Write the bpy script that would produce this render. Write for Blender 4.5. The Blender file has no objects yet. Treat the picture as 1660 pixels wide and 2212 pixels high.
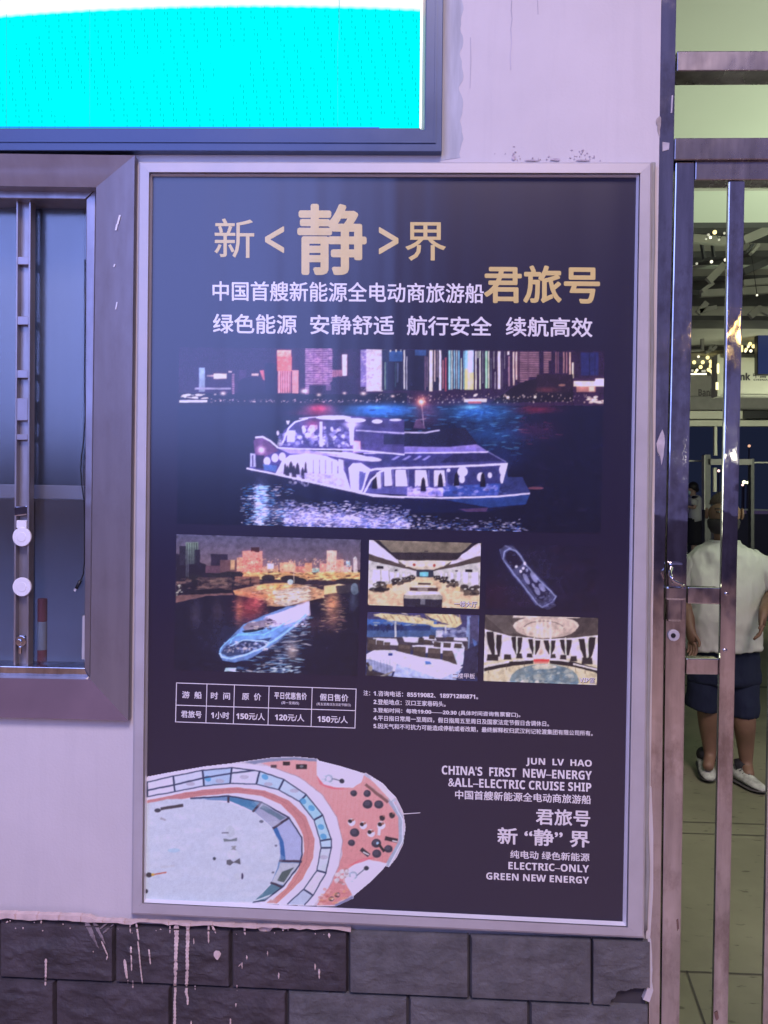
import bpy, bmesh, math, random
import numpy as np
from mathutils import Vector, Matrix, noise as mnoise

SC = bpy.context.scene
COL = SC.collection
# ------------------------------------------------------------------ camera
# picture units: the photograph seen 1660 wide x 2212 high
PW, PH, F = 1660.0, 2212.0, 1660.0
CAM = Vector((0.0, -1.79, 1.62))
YAW, PITCH, ROLL = math.radians(2.5), math.radians(-0.8), 0.0125
fw = Vector((-math.sin(YAW) * math.cos(PITCH), math.cos(YAW) * math.cos(PITCH), math.sin(PITCH)))
r0 = fw.cross(Vector((0, 0, 1))).normalized()
u0 = r0.cross(fw).normalized()
RT = r0 * math.cos(ROLL) + u0 * math.sin(ROLL)
UP = u0 * math.cos(ROLL) - r0 * math.sin(ROLL)
cd = bpy.data.cameras.new('camera')
cam = bpy.data.objects.new('camera', cd)
COL.objects.link(cam)
cd.sensor_fit = 'HORIZONTAL'
cd.sensor_width = 36.0
cd.lens = 36.0 * F / PW
cd.clip_start = 0.05
cd.clip_end = 2000
m4 = Matrix((RT, UP, -fw)).transposed().to_4x4()
m4.translation = CAM
cam.matrix_world = m4
SC.camera = cam

# ------------------------------------------------------------------ world: night sky with city glow
w = bpy.data.worlds.new('World')
SC.world = w
w.use_nodes = True
nt = w.node_tree
nt.nodes.clear()
out = nt.nodes.new('ShaderNodeOutputWorld')
b1 = nt.nodes.new('ShaderNodeBackground')
sky = nt.nodes.new('ShaderNodeTexSky')
sky.sky_type = 'NISHITA'
sky.sun_disc = False
sky.sun_elevation = math.radians(-4)
sky.sun_rotation = math.radians(180)
b1.inputs[1].default_value = 0.05
nt.links.new(sky.outputs[0], b1.inputs[0])
b2 = nt.nodes.new('ShaderNodeBackground')
tc = nt.nodes.new('ShaderNodeTexCoord')
sp = nt.nodes.new('ShaderNodeSeparateXYZ')
nt.links.new(tc.outputs['Generated'], sp.inputs[0])
rp = nt.nodes.new('ShaderNodeValToRGB')
rp.color_ramp.elements[0].position = 0.25
rp.color_ramp.elements[0].color = (0.135, 0.125, 0.32, 1)
rp.color_ramp.elements[1].position = 0.62
rp.color_ramp.elements[1].color = (0.0095, 0.0130, 0.031, 1)
mr = nt.nodes.new('ShaderNodeMapRange')
mr.inputs[1].default_value = -1
mr.inputs[2].default_value = 1
nt.links.new(sp.outputs[1], mr.inputs[0])
nt.links.new(mr.outputs[0], rp.inputs[0])
nt.links.new(rp.outputs[0], b2.inputs[0])
b2.inputs[1].default_value = 1.0
ad = nt.nodes.new('ShaderNodeAddShader')
nt.links.new(b1.outputs[0], ad.inputs[0])
nt.links.new(b2.outputs[0], ad.inputs[1])
nt.links.new(ad.outputs[0], out.inputs[0])

# ------------------------------------------------------------------ lamps of the place, plus added ones
def lamp(name, typ, loc, power, color, size=0.3, target=None, sy=None, spread=None):
    l = bpy.data.lights.new(name, typ)
    l.energy = power
    l.color = color
    if typ == 'AREA':
        l.size = size
        if sy:
            l.shape = 'RECTANGLE'
            l.size_y = sy
        if spread:
            l.spread = spread
    else:
        l.shadow_soft_size = size
    o = bpy.data.objects.new(name, l)
    COL.objects.link(o)
    o.location = loc
    if target is not None:
        o.rotation_euler = (Vector(target) - Vector(loc)).to_track_quat('-Z', 'Y').to_euler()
    return o

# street lighting in front of the wall, far up and behind the viewer
lamp('street_light', 'AREA', (1.5, -8.0, 10.3), 960, (1.0, 0.77, 0.82), 3.0, (0.1, 0, 1.0))
# added blue lamp near the viewer, stands in for the lens veil, upper left
lamp('blue_veil_light', 'AREA', (-1.4, -2.3, 2.95), 66, (0.27, 0.37, 1.0), 2.2, (-0.6, 0, 2.1))
# warm lamps across the street, mirrored in the steel
lamp('street_lamp_light', 'POINT', (1.66, -2.2, 2.51), 1.9, (1.0, 0.68, 0.20), 0.022)
lamp('shop_lamp_light', 'POINT', (1.63, -2.2, 1.90), 0.7, (1.0, 0.98, 0.78), 0.018)
# hall's fluorescent light: unseen lamps set low to brighten soffit, floor and fascias
lamp('hall_light', 'AREA', (2.9, 1.5, 1.6), 55, (0.88, 1.0, 0.74), 0.9, (2.3, 1.6, 3.2))
lamp('hall_fill_light', 'POINT', (3.4, 1.3, 1.9), 16, (0.86, 1.0, 0.66), 0.25)
lamp('hall_back_light', 'AREA', (5.0, 7.0, 2.2), 40, (0.95, 1.0, 0.74), 0.8, (3.6, 11.0, 3.2))
SC.view_settings.view_transform = 'Standard'
SC.view_settings.look = 'None'
SC.view_settings.exposure = 0.0
SC.view_settings.gamma = 1.0

# ------------------------------------------------------------------ helpers
def W(x, y, d=0.0):
    """point where the line of sight through (x, y) meets the vertical plane Y = d"""
    v = fw + RT * ((x - PW / 2) / F) + UP * ((PH / 2 - y) / F)
    t = (d - CAM.y) / v.y
    return CAM + v * t

def GZ(x, y, z=0.0):
    v = fw + RT * ((x - PW / 2) / F) + UP * ((PH / 2 - y) / F)
    return CAM + v * ((z - CAM.z) / v.z)

def S(x, y, d=0.0):          # the same from source pixels
    k = PW / 1900.0
    return W(x * k, y * k, d)

def tag(o, label=None, cat=None, group=None, kind=None):
    if label: o['label'] = label
    if cat: o['category'] = cat
    if group: o['group'] = group
    if kind: o['kind'] = kind
    return o

def thing(name, loc, label, cat, group=None):
    o = bpy.data.objects.new(name, None)
    o.empty_display_size = 0.1
    o.location = loc
    COL.objects.link(o)
    return tag(o, label, cat, group)

def world_loc(o):
    v = Vector(o.location)
    while o.parent:
        o = o.parent
        v = v + Vector(o.location)
    return v

class MB:
    def __init__(s):
        s.v, s.f, s.mi = [], [], []
    def add(s, vs, fs, mi=0):
        b = len(s.v)
        s.v += [Vector(p) for p in vs]
        s.f += [tuple(i + b for i in f) for f in fs]
        s.mi += [mi] * len(fs)
    def quad(s, a, b, c, d, mi=0):
        s.add([a, b, c, d], [(0, 1, 2, 3)], mi)
    def plate(s, pts, yf, yb, mi=0, src=False):
        """box whose outline (picture points) lies on plane yf, extruded straight back to yb"""
        fn = S if src else W
        P = [fn(x, y, yf) for x, y in pts]
        s.prism(P, Vector((0, yb - yf, 0)), mi)
    def prism(s, P, off, mi=0):
        n = len(P)
        Q = [p + off for p in P]
        fs = [tuple(range(n)), tuple(range(2 * n - 1, n - 1, -1))]
        fs += [(i, i + n, (i + 1) % n + n, (i + 1) % n) for i in range(n)]
        s.add(list(P) + Q, fs, mi)
    def box(s, a, b, mi=0):
        x0, y0, z0 = a
        x1, y1, z1 = b
        s.prism([Vector((x0, y0, z0)), Vector((x1, y0, z0)), Vector((x1, y0, z1)), Vector((x0, y0, z1))], Vector((0, y1 - y0, 0)), mi)
    def tube(s, pts, r, n=8, mi=0):
        pts = [Vector(p) for p in pts]
        rs = r if isinstance(r, (list, tuple)) else [r] * len(pts)
        vs, fs = [], []
        for i, p in enumerate(pts):
            t = (pts[min(i + 1, len(pts) - 1)] - pts[max(i - 1, 0)]).normalized()
            a = t.cross(Vector((0, 0, 1)))
            if abs(t.z) > 0.9: a = t.cross(Vector((0, 1, 0)))
            a.normalize()
            b = t.cross(a).normalized()
            for k in range(n):
                an = 2 * math.pi * k / n
                vs.append(p + (a * math.cos(an) + b * math.sin(an)) * rs[i])
        for i in range(len(pts) - 1):
            for k in range(n):
                k2 = (k + 1) % n
                fs.append((i * n + k, i * n + k2, (i + 1) * n + k2, (i + 1) * n + k))
        fs.append(tuple(range(n - 1, -1, -1)))
        fs.append(tuple(range((len(pts) - 1) * n, len(pts) * n)))
        s.add(vs, fs, mi)
    def bar(s, a, b, wdt, dep, mi=0):
        """rectangular bar from a to b: wdt across in the xz plane, dep along y"""
        a, b = Vector(a), Vector(b)
        t = (b - a).normalized()
        sx = t.cross(Vector((0, 1, 0))).normalized() * (wdt / 2)
        dy = Vector((0, dep / 2, 0))
        s.prism([a - sx - dy, a + sx - dy, b + sx - dy, b - sx - dy], dy * 2, mi)
    def disc(s, c, r, dep, n=28, mi=0):
        P = [Vector((c.x + r * math.cos(2 * math.pi * k / n), c.y, c.z + r * math.sin(2 * math.pi * k / n))) for k in range(n)]
        s.prism(P, Vector((0, dep, 0)), mi)
    def ball(s, c, r, mi=0, nu=10, nv=6, sc=(1, 1, 1)):
        vs, fs = [], []
        for j in range(nv + 1):
            th = math.pi * j / nv
            for i in range(nu):
                ph = 2 * math.pi * i / nu
                vs.append(Vector(c) + Vector((math.sin(th) * math.cos(ph) * sc[0], math.sin(th) * math.sin(ph) * sc[1], math.cos(th) * sc[2])) * r)
        for j in range(nv):
            for i in range(nu):
                i2 = (i + 1) % nu
                fs.append((j * nu + i, (j + 1) * nu + i, (j + 1) * nu + i2, j * nu + i2))
        s.add(vs, fs, mi)
    def loft(s, rings, mi=0, cap=True):
        n = len(rings[0])
        vs, fs = [], []
        for r in rings: vs += r
        for i in range(len(rings) - 1):
            for k in range(n):
                k2 = (k + 1) % n
                fs.append((i * n + k, i * n + k2, (i + 1) * n + k2, (i + 1) * n + k))
        if cap:
            fs.append(tuple(range(n - 1, -1, -1)))
            fs.append(tuple(range((len(rings) - 1) * n, len(rings) * n)))
        s.add(vs, fs, mi)
    def build(s, name, mats, parent=None, smooth=False, bevel=0.0, fix=True, sub=0):
        me = bpy.data.meshes.new(name)
        L = world_loc(parent) if parent else Vector((0, 0, 0))
        me.from_pydata([p - L for p in s.v], [], s.f)
        ml = mats if isinstance(mats, (list, tuple)) else [mats]
        for m in ml: me.materials.append(m)
        if len(ml) > 1:
            for p, i in zip(me.polygons, s.mi): p.material_index = i
        if fix:
            bm = bmesh.new()
            bm.from_mesh(me)
            bmesh.ops.remove_doubles(bm, verts=bm.verts, dist=1e-6)
            bmesh.ops.recalc_face_normals(bm, faces=bm.faces)
            bm.to_mesh(me)
            bm.free()
        if smooth:
            for p in me.polygons: p.use_smooth = True
        o = bpy.data.objects.new(name, me)
        COL.objects.link(o)
        if parent: o.parent = parent
        if bevel:
            bv = o.modifiers.new('bevel', 'BEVEL')
            bv.width = bevel
            bv.segments = 2
            bv.limit_method = 'ANGLE'
        if sub:
            sm = o.modifiers.new('sub', 'SUBSURF')
            sm.levels = sm.render_levels = sub
        return o

# ------------------------------------------------------------------ materials
def lin(c):
    c = np.clip(np.asarray(c, float) / 255.0, 0, 1)
    return np.where(c <= 0.04045, c / 12.92, ((c + 0.055) / 1.055) ** 2.4)

class NT:
    def __init__(s, name):
        s.m = bpy.data.materials.new(name)
        s.m.use_nodes = True
        s.t = s.m.node_tree
        s.b = s.t.nodes['Principled BSDF']
        s.o = s.t.nodes['Material Output']
    def n(s, typ, **kw):
        x = s.t.nodes.new('ShaderNode' + typ)
        for k, v in kw.items(): setattr(x, k, v)
        return x
    def l(s, a, b): s.t.links.new(a, b)
    def coord(s, scale=(1, 1, 1), kind='Object'):
        tc = s.n('TexCoord')
        mp = s.n('Mapping')
        mp.inputs['Scale'].default_value = scale
        s.l(tc.outputs[kind], mp.inputs[0])
        return mp.outputs[0]
    def noise(s, vec, scale, detail=4, rough=0.55):
        x = s.n('TexNoise')
        x.inputs['Scale'].default_value = scale
        x.inputs['Detail'].default_value = detail
        x.inputs['Roughness'].default_value = rough
        s.l(vec, x.inputs['Vector'])
        return x.outputs['Fac']
    def ramp(s, fac, stops):
        r = s.n('ValToRGB')
        e = r.color_ramp.elements
        while len(e) < len(stops): e.new(0.5)
        for k, (p, c) in zip(e, stops):
            k.position = p
            k.color = (*c, 1) if len(c) == 3 else c
        s.l(fac, r.inputs[0])
        return r.outputs[0]
    def bump(s, h, strength, dist=0.01, prev=None):
        b = s.n('Bump')
        b.inputs['Strength'].default_value = strength
        b.inputs['Distance'].default_value = dist
        s.l(h, b.inputs['Height'])
        if prev is not None: s.l(prev, b.inputs['Normal'])
        return b.outputs[0]

def mat(name, color, rough=0.5, metal=0.0, var=0.0, nscale=8.0, stretch=(1, 1, 1), bump=0.0, bscale=None, emit=None, spec=0.5, rvar=0.0, bdist=0.004):
    q = NT(name)
    b = q.b
    c = tuple(color)
    b.inputs['Base Color'].default_value = (*c, 1)
    b.inputs['Roughness'].default_value = rough
    b.inputs['Metallic'].default_value = metal
    b.inputs['Specular IOR Level'].default_value = spec
    if var or bump or rvar:
        v = q.coord(stretch)
        nz = q.noise(v, nscale, 6)
        if var:
            lo = tuple(max(0, x * (1 - var)) for x in c)
            hi = tuple(min(1, x * (1 + var)) for x in c)
            q.l(q.ramp(nz, [(0.3, lo), (0.7, hi)]), b.inputs['Base Color'])
        if rvar:
            q.l(q.ramp(nz, [(0.3, (rough - rvar,) * 3), (0.7, (rough + rvar,) * 3)]), b.inputs['Roughness'])
        if bump:
            q.l(q.bump(q.noise(v, bscale or nscale * 3, 5), bump, bdist), b.inputs['Normal'])
    if emit:
        b.inputs['Emission Color'].default_value = (*emit[0], 1)
        b.inputs['Emission Strength'].default_value = emit[1]
    return q.m

M = {}
q = NT('plaster')
v = q.coord((1, 1, 1))
pa = q.ramp(q.noise(v, 2.2, 7, 0.6), [(0.30, (0.58, 0.54, 0.53)), (0.62, (0.65, 0.605, 0.595))])
pb = q.ramp(q.noise(q.coord((9, 9, 0.6)), 3.0, 6, 0.65), [(0.36, (0.80, 0.81, 0.83)), (0.50, (1, 1, 1))])
mx = q.n('MixRGB', blend_type='MULTIPLY')
mx.inputs[0].default_value = 0.16
q.l(pa, mx.inputs[1])
q.l(pb, mx.inputs[2])
q.l(mx.outputs[0], q.b.inputs['Base Color'])
q.b.inputs['Roughness'].default_value = 0.7
h_ = q.bump(q.noise(q.coord((1, 1, 0.5)), 14, 5), 0.25, 0.006)
q.l(q.bump(q.noise(v, 160, 4), 0.25, 0.002, h_), q.b.inputs['Normal'])
M['plaster'] = q.m
M['room'] = mat('room_paint', (0.30, 0.32, 0.36), 0.8, var=0.1)
M['slate_dark'] = mat('slate_dark', (0.062, 0.052, 0.058), 0.65, var=0.35, nscale=14, bump=0.7, bscale=70, spec=0.35, bdist=0.006)
M['slate'] = mat('slate', (0.112, 0.108, 0.110), 0.65, var=0.28, nscale=16, bump=0.7, bscale=80, spec=0.35, bdist=0.006)
M['mortar'] = mat('mortar', (0.30, 0.235, 0.20), 0.9, var=0.3, nscale=40, bump=0.8, bscale=80)
M['grout'] = mat('grout', (0.05, 0.045, 0.05), 0.9, var=0.2)
M['drip'] = mat('dried_paint', (0.66, 0.52, 0.47), 0.7, var=0.15, nscale=40)
M['alu'] = mat('aluminium', (0.50, 0.475, 0.48), 0.46, 0.20, var=0.06, nscale=5, stretch=(3, 3, 3), rvar=0.06, spec=0.3)
M['alu_highlight'] = mat('highlight_trim', (0.86, 0.84, 0.86), 0.32, 0.25, var=0.03)  # paler than the frame: the lip's highlight is put into the colour
M['gasket'] = mat('gasket', (0.30, 0.30, 0.29), 0.6, var=0.2)
M['led_frame'] = mat('led_frame', (0.06, 0.085, 0.16), 0.36, 0.3, var=0.12, nscale=6, rvar=0.08)
M['black'] = mat('black_plastic', (0.012, 0.012, 0.014), 0.4, var=0.2)
M['white_disc'] = mat('white_disc', (0.80, 0.78, 0.80), 0.5, var=0.05, nscale=20)

def steel(name, base, rough, dent=0.25, dirt=0.5, lo=0.62):
    q = NT(name)
    b = q.b
    v = q.coord((1, 1, 1))
    vs = q.coord((6, 6, 0.7))
    c1 = q.ramp(q.noise(vs, 5, 6), [(0.30, tuple(x * lo for x in base)), (0.65, base)])
    c2 = q.ramp(q.noise(q.coord((1, 1, 0.6)), 11, 7, 0.7), [(0.36, (0.50, 0.43, 0.40)), (0.52, (1, 1, 1))])
    mx = q.n('MixRGB', blend_type='MULTIPLY')
    mx.inputs[0].default_value = 0.8 * dirt
    q.l(c1, mx.inputs[1])
    q.l(c2, mx.inputs[2])
    q.l(mx.outputs[0], b.inputs['Base Color'])
    sm = q.ramp(q.noise(v, 9, 8, 0.65), [(0.45, (rough,) * 3), (0.78, (rough + 0.16 * dirt,) * 3)])
    q.l(sm, b.inputs['Roughness'])
    b.inputs['Metallic'].default_value = 1.0
    b.inputs['Anisotropic'].default_value = 0.4
    h1 = q.bump(q.noise(q.coord((3, 3, 1.6)), 4.5, 2), dent, 0.02)
    h2 = q.bump(q.noise(q.coord((200, 200, 3)), 2.0, 2), 0.03, 0.002, h1)
    q.l(h2, b.inputs['Normal'])
    return q.m
M['steel'] = steel('stainless_steel', (0.66, 0.63, 0.63), 0.055, 0.13, 0.8)
M['mullion'] = steel('mullion_steel', (0.40, 0.375, 0.40), 0.34, 0.15, 0.3)
M['mullion'].node_tree.nodes['Principled BSDF'].inputs['Metallic'].default_value = 0.6
M['steel_dull'] = steel('brushed_steel', (0.40, 0.37, 0.40), 0.27, 0.10, 0.3)

M['surround'] = steel('surround_steel', (0.35, 0.315, 0.335), 0.32, 0.08, 0.2, 0.88)
M['rail'] = steel('rail_steel', (0.32, 0.29, 0.31), 0.34, 0.2, 0.3, 0.8)
M['rail'].node_tree.nodes['Principled BSDF'].inputs['Metallic'].default_value = 0.7
M['surround'].node_tree.nodes['Principled BSDF'].inputs['Metallic'].default_value = 0.60

def print_mat(name, color=None, attr=None, gloss=0.27):
    """ink under one glossy film: the same film (wrinkled in vertical streaks) on every printed area"""
    q = NT(name)
    b = q.b
    if attr:
        a = q.n('Attribute')
        a.attribute_name = attr
        q.l(a.outputs['Color'], b.inputs['Base Color'])
    else:
        nz = q.noise(q.coord((1, 1, 1)), 40, 3)
        q.l(q.ramp(nz, [(0.3, tuple(x * 0.93 for x in color)), (0.7, color)]), b.inputs['Base Color'])
    b.inputs['Roughness'].default_value = gloss
    b.inputs['Specular IOR Level'].default_value = 1.0
    g = q.n('NewGeometry')
    mp = q.n('Mapping')
    mp.inputs['Scale'].default_value = (4.6, 4.6, 0.16)
    q.l(g.outputs['Position'], mp.inputs[0])
    q.l(q.bump(q.noise(mp.outputs[0], 1.6, 2, 0.45), 0.40, 0.016), b.inputs['Normal'])
    return q.m

ILL = np.array([0.66, 0.56, 0.84])
def seen(c):
    """ink colour that looks like c under the street light"""
    return tuple(float(x) for x in np.clip(lin(c) / ILL, 0.0, 0.88))
M['ink'] = print_mat('black_ink', (0.0135, 0.0105, 0.033))
M['ink_white'] = print_mat('white_ink', (0.88, 0.85, 0.82))
M['ink_gold'] = print_mat('gold_ink', (0.74, 0.58, 0.20))
M['photo'] = print_mat('photo_ink', attr='ink')
# ------------------------------------------------------------------ ground
gm = NT('paving')
v = gm.coord((1, 1, 1))
gc = gm.ramp(gm.noise(v, 2.2, 8), [(0.3, (0.46, 0.34, 0.31)), (0.7, (0.64, 0.49, 0.45))])
gm.l(gc, gm.b.inputs['Base Color'])
gm.b.inputs['Roughness'].default_value = 0.7
mb = MB()
mb.quad((-300, -300, 0), (300, -300, 0), (300, 300, 0), (-300, 300, 0))
tag(mb.build('ground', gm.m), kind='structure')

# ------------------------------------------------------------------ the street wall
WX0, WXR = -2.2, 1425
wall = thing('building_wall', (0, 0.1, 0), 'lilac-lit white plaster wall with a dark slate tile base behind the poster', 'wall')
zt = 4.2
mb = MB()
TT = [(-700, 1962), (0, 1984), (300, 1990), (754, 2012), (1402, 2033)]
def wz(x, y): return W(x, y)
# plaster: pieces butted around the window opening (picture x < 284, y 332..1556)
xr_t, xr_b = W(1427, 0).x, W(1402, 2030).x
xw = W(284, 900).x
zw_t, zw_b = W(150, 333).z, W(140, 1553).z
z_tile = W(300, 1990).z
xtop = W(1427, 0).x + (W(1427, 0).x - W(1412, 1000).x) / (W(1427, 0).z - W(1412, 1000).z) * (zt - W(1427, 0).z)
th = Vector((0, 0.22, 0))
mb.prism([Vector((xw, 0, z_tile - 0.03)), Vector((xr_b, 0, z_tile - 0.03)), Vector((xtop, 0, zt)), Vector((xw, 0, zt))], th)
mb.prism([Vector((-3.2, 0, z_tile - 0.03)), Vector((xw, 0, z_tile - 0.03)), Vector((xw, 0, zw_b)), Vector((-3.2, 0, zw_b))], th)
mb.prism([Vector((-3.2, 0, zw_t)), Vector((xw, 0, zw_t)), Vector((xw, 0, zt)), Vector((-3.2, 0, zt))], th)
mb.prism([Vector((-3.2, 0, zw_b)), Vector((-1.75, 0, zw_b)), Vector((-1.75, 0, zw_t)), Vector((-3.2, 0, zw_t))], th)
mb.box((-3.2, 0.004, 0.0), (xr_b - 0.012, 0.216, z_tile - 0.03))
mb.build('plaster_face', M['plaster'], wall)
# room behind the window
mb = MB()
mb.box((-2.4, 1.9, 0.0), (0.36, 2.0, 3.2))
mb.box((0.30, 0.22, 0.0), (0.42, 1.9, 3.2))
mb.box((-2.4, 0.22, 0.0), (-2.3, 1.9, 3.2))
mb.box((-2.3, 0.22, 3.0), (0.30, 1.9, 3.1))
mb.build('room_wall', M['room'], wall)

# stains, cracks, grey strip
rnd = random.Random(5)
def blob(mb, cx, cy, rx, ry, y, n=9, dep=0.0012, fn=None, mi=0):
    pts = []
    for k in range(n):
        a = 2 * math.pi * k / n
        q = 0.65 + 0.6 * rnd.random()
        pts.append((cx + math.cos(a) * rx * q, cy + math.sin(a) * ry * q))
    P = [W(px, py, y) for px, py in pts]
    mb.prism(P, Vector((0, dep, 0)), mi)
M['stain'] = mat('grime', (0.46, 0.39, 0.42), 0.9, var=0.3, nscale=60)
M['crack'] = mat('crack', (0.47, 0.44, 0.48), 0.9, var=0.2)
mb = MB()
for k in range(34):
    g = rnd.choice([1110, 1135, 1180, 1240, 1265, 1290])
    blob(mb, rnd.gauss(g, 16), 346 - abs(rnd.gauss(0, 13)), rnd.uniform(.6, 2.6), rnd.uniform(.6, 2.0), -0.0012 - 0.00002 * k, 7)
for (x, y, rx, ry) in [(1202, 344, 12, 3), (1260, 346, 14, 1.6), (1150, 346, 16, 1.5), (1110, 340, 4, 5)]:
    blob(mb, x, y, rx, ry, -0.0026, 9)
mb.build('stain', M['stain'], wall)
mb = MB()
def crack(pts, w0, y=-0.0008):
    for (a, b) in zip(pts[:-1], pts[1:]):
        mb.prism([W(a[0] - w0, a[1], y), W(a[0] + w0, a[1], y), W(b[0] + w0, b[1], y), W(b[0] - w0, b[1], y)], Vector((0, 0.0006, 0)))
M['grey_strip'] = mat('grey_strip', (0.44, 0.45, 0.48), 0.75, var=0.18, nscale=9, stretch=(6, 6, 0.6))  # greyer strip of wall beside the LED frame
crk = mb
mb = MB()
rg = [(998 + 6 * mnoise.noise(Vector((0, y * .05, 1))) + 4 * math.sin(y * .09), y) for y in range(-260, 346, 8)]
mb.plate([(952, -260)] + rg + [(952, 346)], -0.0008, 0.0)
mb.build('grey_strip', M['grey_strip'], wall)
mb = crk
crack([(1106, 0), (1105, 22), (1107, 40), (1104, 62), (1106, 90), (1103, 118), (1104, 150)], 1.0)
crack([(1017, 80), (1018, 130), (1016, 190)], 0.8)
crack([(1162, 0), (1163, 30)], 0.7)
mb.build('crack', M['crack'], wall)
M['peel'] = mat('bare_plaster', (0.36, 0.31, 0.28), 0.9, var=0.3, nscale=50)
mb = MB()
blob(mb, 1424, 270, 5, 24, -0.0013, 11)
blob(mb, 1421, 262, 2.5, 10, -0.0016, 9)
mb.build('bare_patch', M['peel'], wall)

# ------------------------------------------------------------------ slate tiles
def slope_y(y):               # slope of level lines in the picture at height y
    return 0.0016 + 0.0448 * (y - 349) / 1651.0
TY = -0.016
def tile_h(x, z, rough, seed):
    p = Vector((x * 9, z * 20, seed * 7.3))
    r = mnoise.ridged_multi_fractal(p, 0.9, 2.1, 5, 0.9, 2.0)
    s = mnoise.noise(Vector((x * 40, z * 60, seed)))
    w_ = mnoise.noise(Vector((x * 14 + 2.0 * mnoise.noise(Vector((x * 5, z * 5, seed))), z * 34, seed + 5)))
    return (0.0070 * (r - 0.9) + 0.0030 * w_ + 0.0018 * s) * rough
TILES = []
def row(y_of, h, joints, roughs):
    for (a, b), rg in zip(zip(joints[:-1], joints[1:]), roughs):
        TILES.append((a, b, y_of, h, rg))
r1 = lambda x: (1984 + 0.037 * x) if x < 754 else (2003 + 0.0325 * (x - 754))
r2 = lambda x: 2104 + 0.0442 * x
r3 = lambda x: 2226 + 0.0475 * x
r4 = lambda x: 2352 + 0.051 * x
J1 = [-760, -500, -245, 5, 253, 503, 754, 1014, 1277, 1401]
J2 = [-640, -380, -126, 126, 374, 623, 883, 1142, 1400]
TILEM = MB()
def tile(a, b, ya, yb, rg, seed, chip=False, nx=46, nz=24):
    g = 1.0
    P = lambda u, v: (W(a + g + (b - a - 2 * g) * u, (ya(a) + (ya(b) - ya(a)) * u) * (1 - v) + (yb(a) + (yb(b) - yb(a)) * u) * v + (1 - 2 * v) * g))
    vs, fs = [], []
    mis = []
    off = -0.003 if rg < 0.7 else 0.0
    for j in range(nz + 1):
        for i in range(nx + 1):
            u, v = i / nx, j / nz
            p = P(u, v)
            e = min(u * 6, (1 - u) * 6, v * 3.2, (1 - v) * 3.2, 1.0)
            edge = 0.012 if (i in (0, nx) or j in (0, nz)) else 0.0
            hgt = (0.006 if rg > 0.7 else 0.003) * (e ** 0.5) + tile_h(p.x, p.z, rg, seed) * min(1, e * 1.3) - edge
            y = TY + off - hgt
            if chip:
                px = a + (b - a) * u
                dx, dv = (px - 1378) / 62.0, (v - 1.02) / 0.33
                if dx * dx + dv * dv < 1 + 0.25 * mnoise.noise(p * 60):
                    y = 0.012 - 0.012 * mnoise.noise(p * 45) + 0.02 * max(0, u - 0.86) / 0.14
            vs.append(Vector((p.x, y, p.z)))
    q = len(TILEM.v)
    TILEM.v += vs
    for j in range(nz):
        for i in range(nx):
            f = (j * (nx + 1) + i, j * (nx + 1) + i + 1, (j + 1) * (nx + 1) + i + 1, (j + 1) * (nx + 1) + i)
            TILEM.f.append(tuple(k + q for k in f))
            avg = sum(vs[k].y for k in f) / 4
            TILEM.mi.append(2 if (chip and avg > -0.006) else (0 if rg > 0.9 else 1))
for k, (a, b) in enumerate(zip(J1[:-1], J1[1:])):
    tile(a, b, r1, r2, 1.0 if b < 760 else 0.5, k, chip=(b == 1401), nx=150 if b == 1401 else 60, nz=80 if b == 1401 else 30)
for k, (a, b) in enumerate(zip(J2[:-1], J2[1:])):
    tile(a, b, r2, r3, 1.0 if b < 630 else 0.89, 20 + k, nx=60, nz=30)
for k, (a, b) in enumerate(zip(J1[:-1], J1[1:])):
    tile(a, b, r3, r4, 0.8, 40 + k, nx=20, nz=10)
from mathutils.bvhtree import BVHTree
TREE = BVHTree.FromPolygons(TILEM.v, TILEM.f)
def tile_front(px, py):
    p = W(px, py, TY)
    h = TREE.ray_cast(Vector((p.x, -0.5, p.z)), Vector((0, 1, 0)), 0.6)
    return min(h[0].y, -0.004) if h[0] is not None else TY
TILEM.build('tile_cladding', [M['slate_dark'], M['slate'], M['mortar']], wall, smooth=False, fix=False)
tb = MB()
tb.plate([(-760, 1960), (754, 2013), (1396, 2034), (1394, 2440), (-760, 2320)], -0.004, 0.003)
tb.build('grout_bed', M['grout'], wall)
# cement ledge and paint runs over the tiles
K, OX, OY = 0.4738, 0.0, 1922.0
def zz(x, y): return (OX + x * K, OY + y * K)
mb = MB()
def face_y(px, py): return TY - 0.0125
def lay_strip(L, R, th=0.0011):
    # paint film that follows the face of the tiles
    A, B = [], []
    for i in range(len(L) - 1):
        n = max(1, int(abs(L[i + 1][1] - L[i][1]) / 2.0))
        for k in range(n):
            t = k / n
            A.append((L[i][0] * (1 - t) + L[i + 1][0] * t, L[i][1] * (1 - t) + L[i + 1][1] * t))
            B.append((R[i][0] * (1 - t) + R[i + 1][0] * t, R[i][1] * (1 - t) + R[i + 1][1] * t))
    A.append(L[-1])
    B.append(R[-1])
    n = len(A)
    vs = []
    for i, (a, b) in enumerate(zip(A, B)):
        e = min(1.0, (i + 0.6) / 2.0, (n - i - 0.4) / 2.0)
        jit = 0.16 * math.sin(i * 1.7 + a[0]) + 0.10 * rnd.uniform(-1, 1)
        mx_, hw = (a[0] + b[0]) / 2, (b[0] - a[0]) / 2 * e * (1 + jit)
        ym_ = min(tile_front(mx_, a[1]), tile_front(mx_ - hw, a[1]), tile_front(mx_ + hw, a[1])) - 0.0014
        for q_, yy_ in ((mx_ - hw, ym_ - 0.0002), (mx_, ym_ - th), (mx_ + hw, ym_ - 0.0002)):
            vs.append(W(q_, a[1], yy_))
    mb.add(vs, [(3 * i + j, 3 * i + j + 1, 3 * i + j + 4, 3 * i + j + 3) for i in range(n - 1) for j in (0, 1)])
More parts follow.
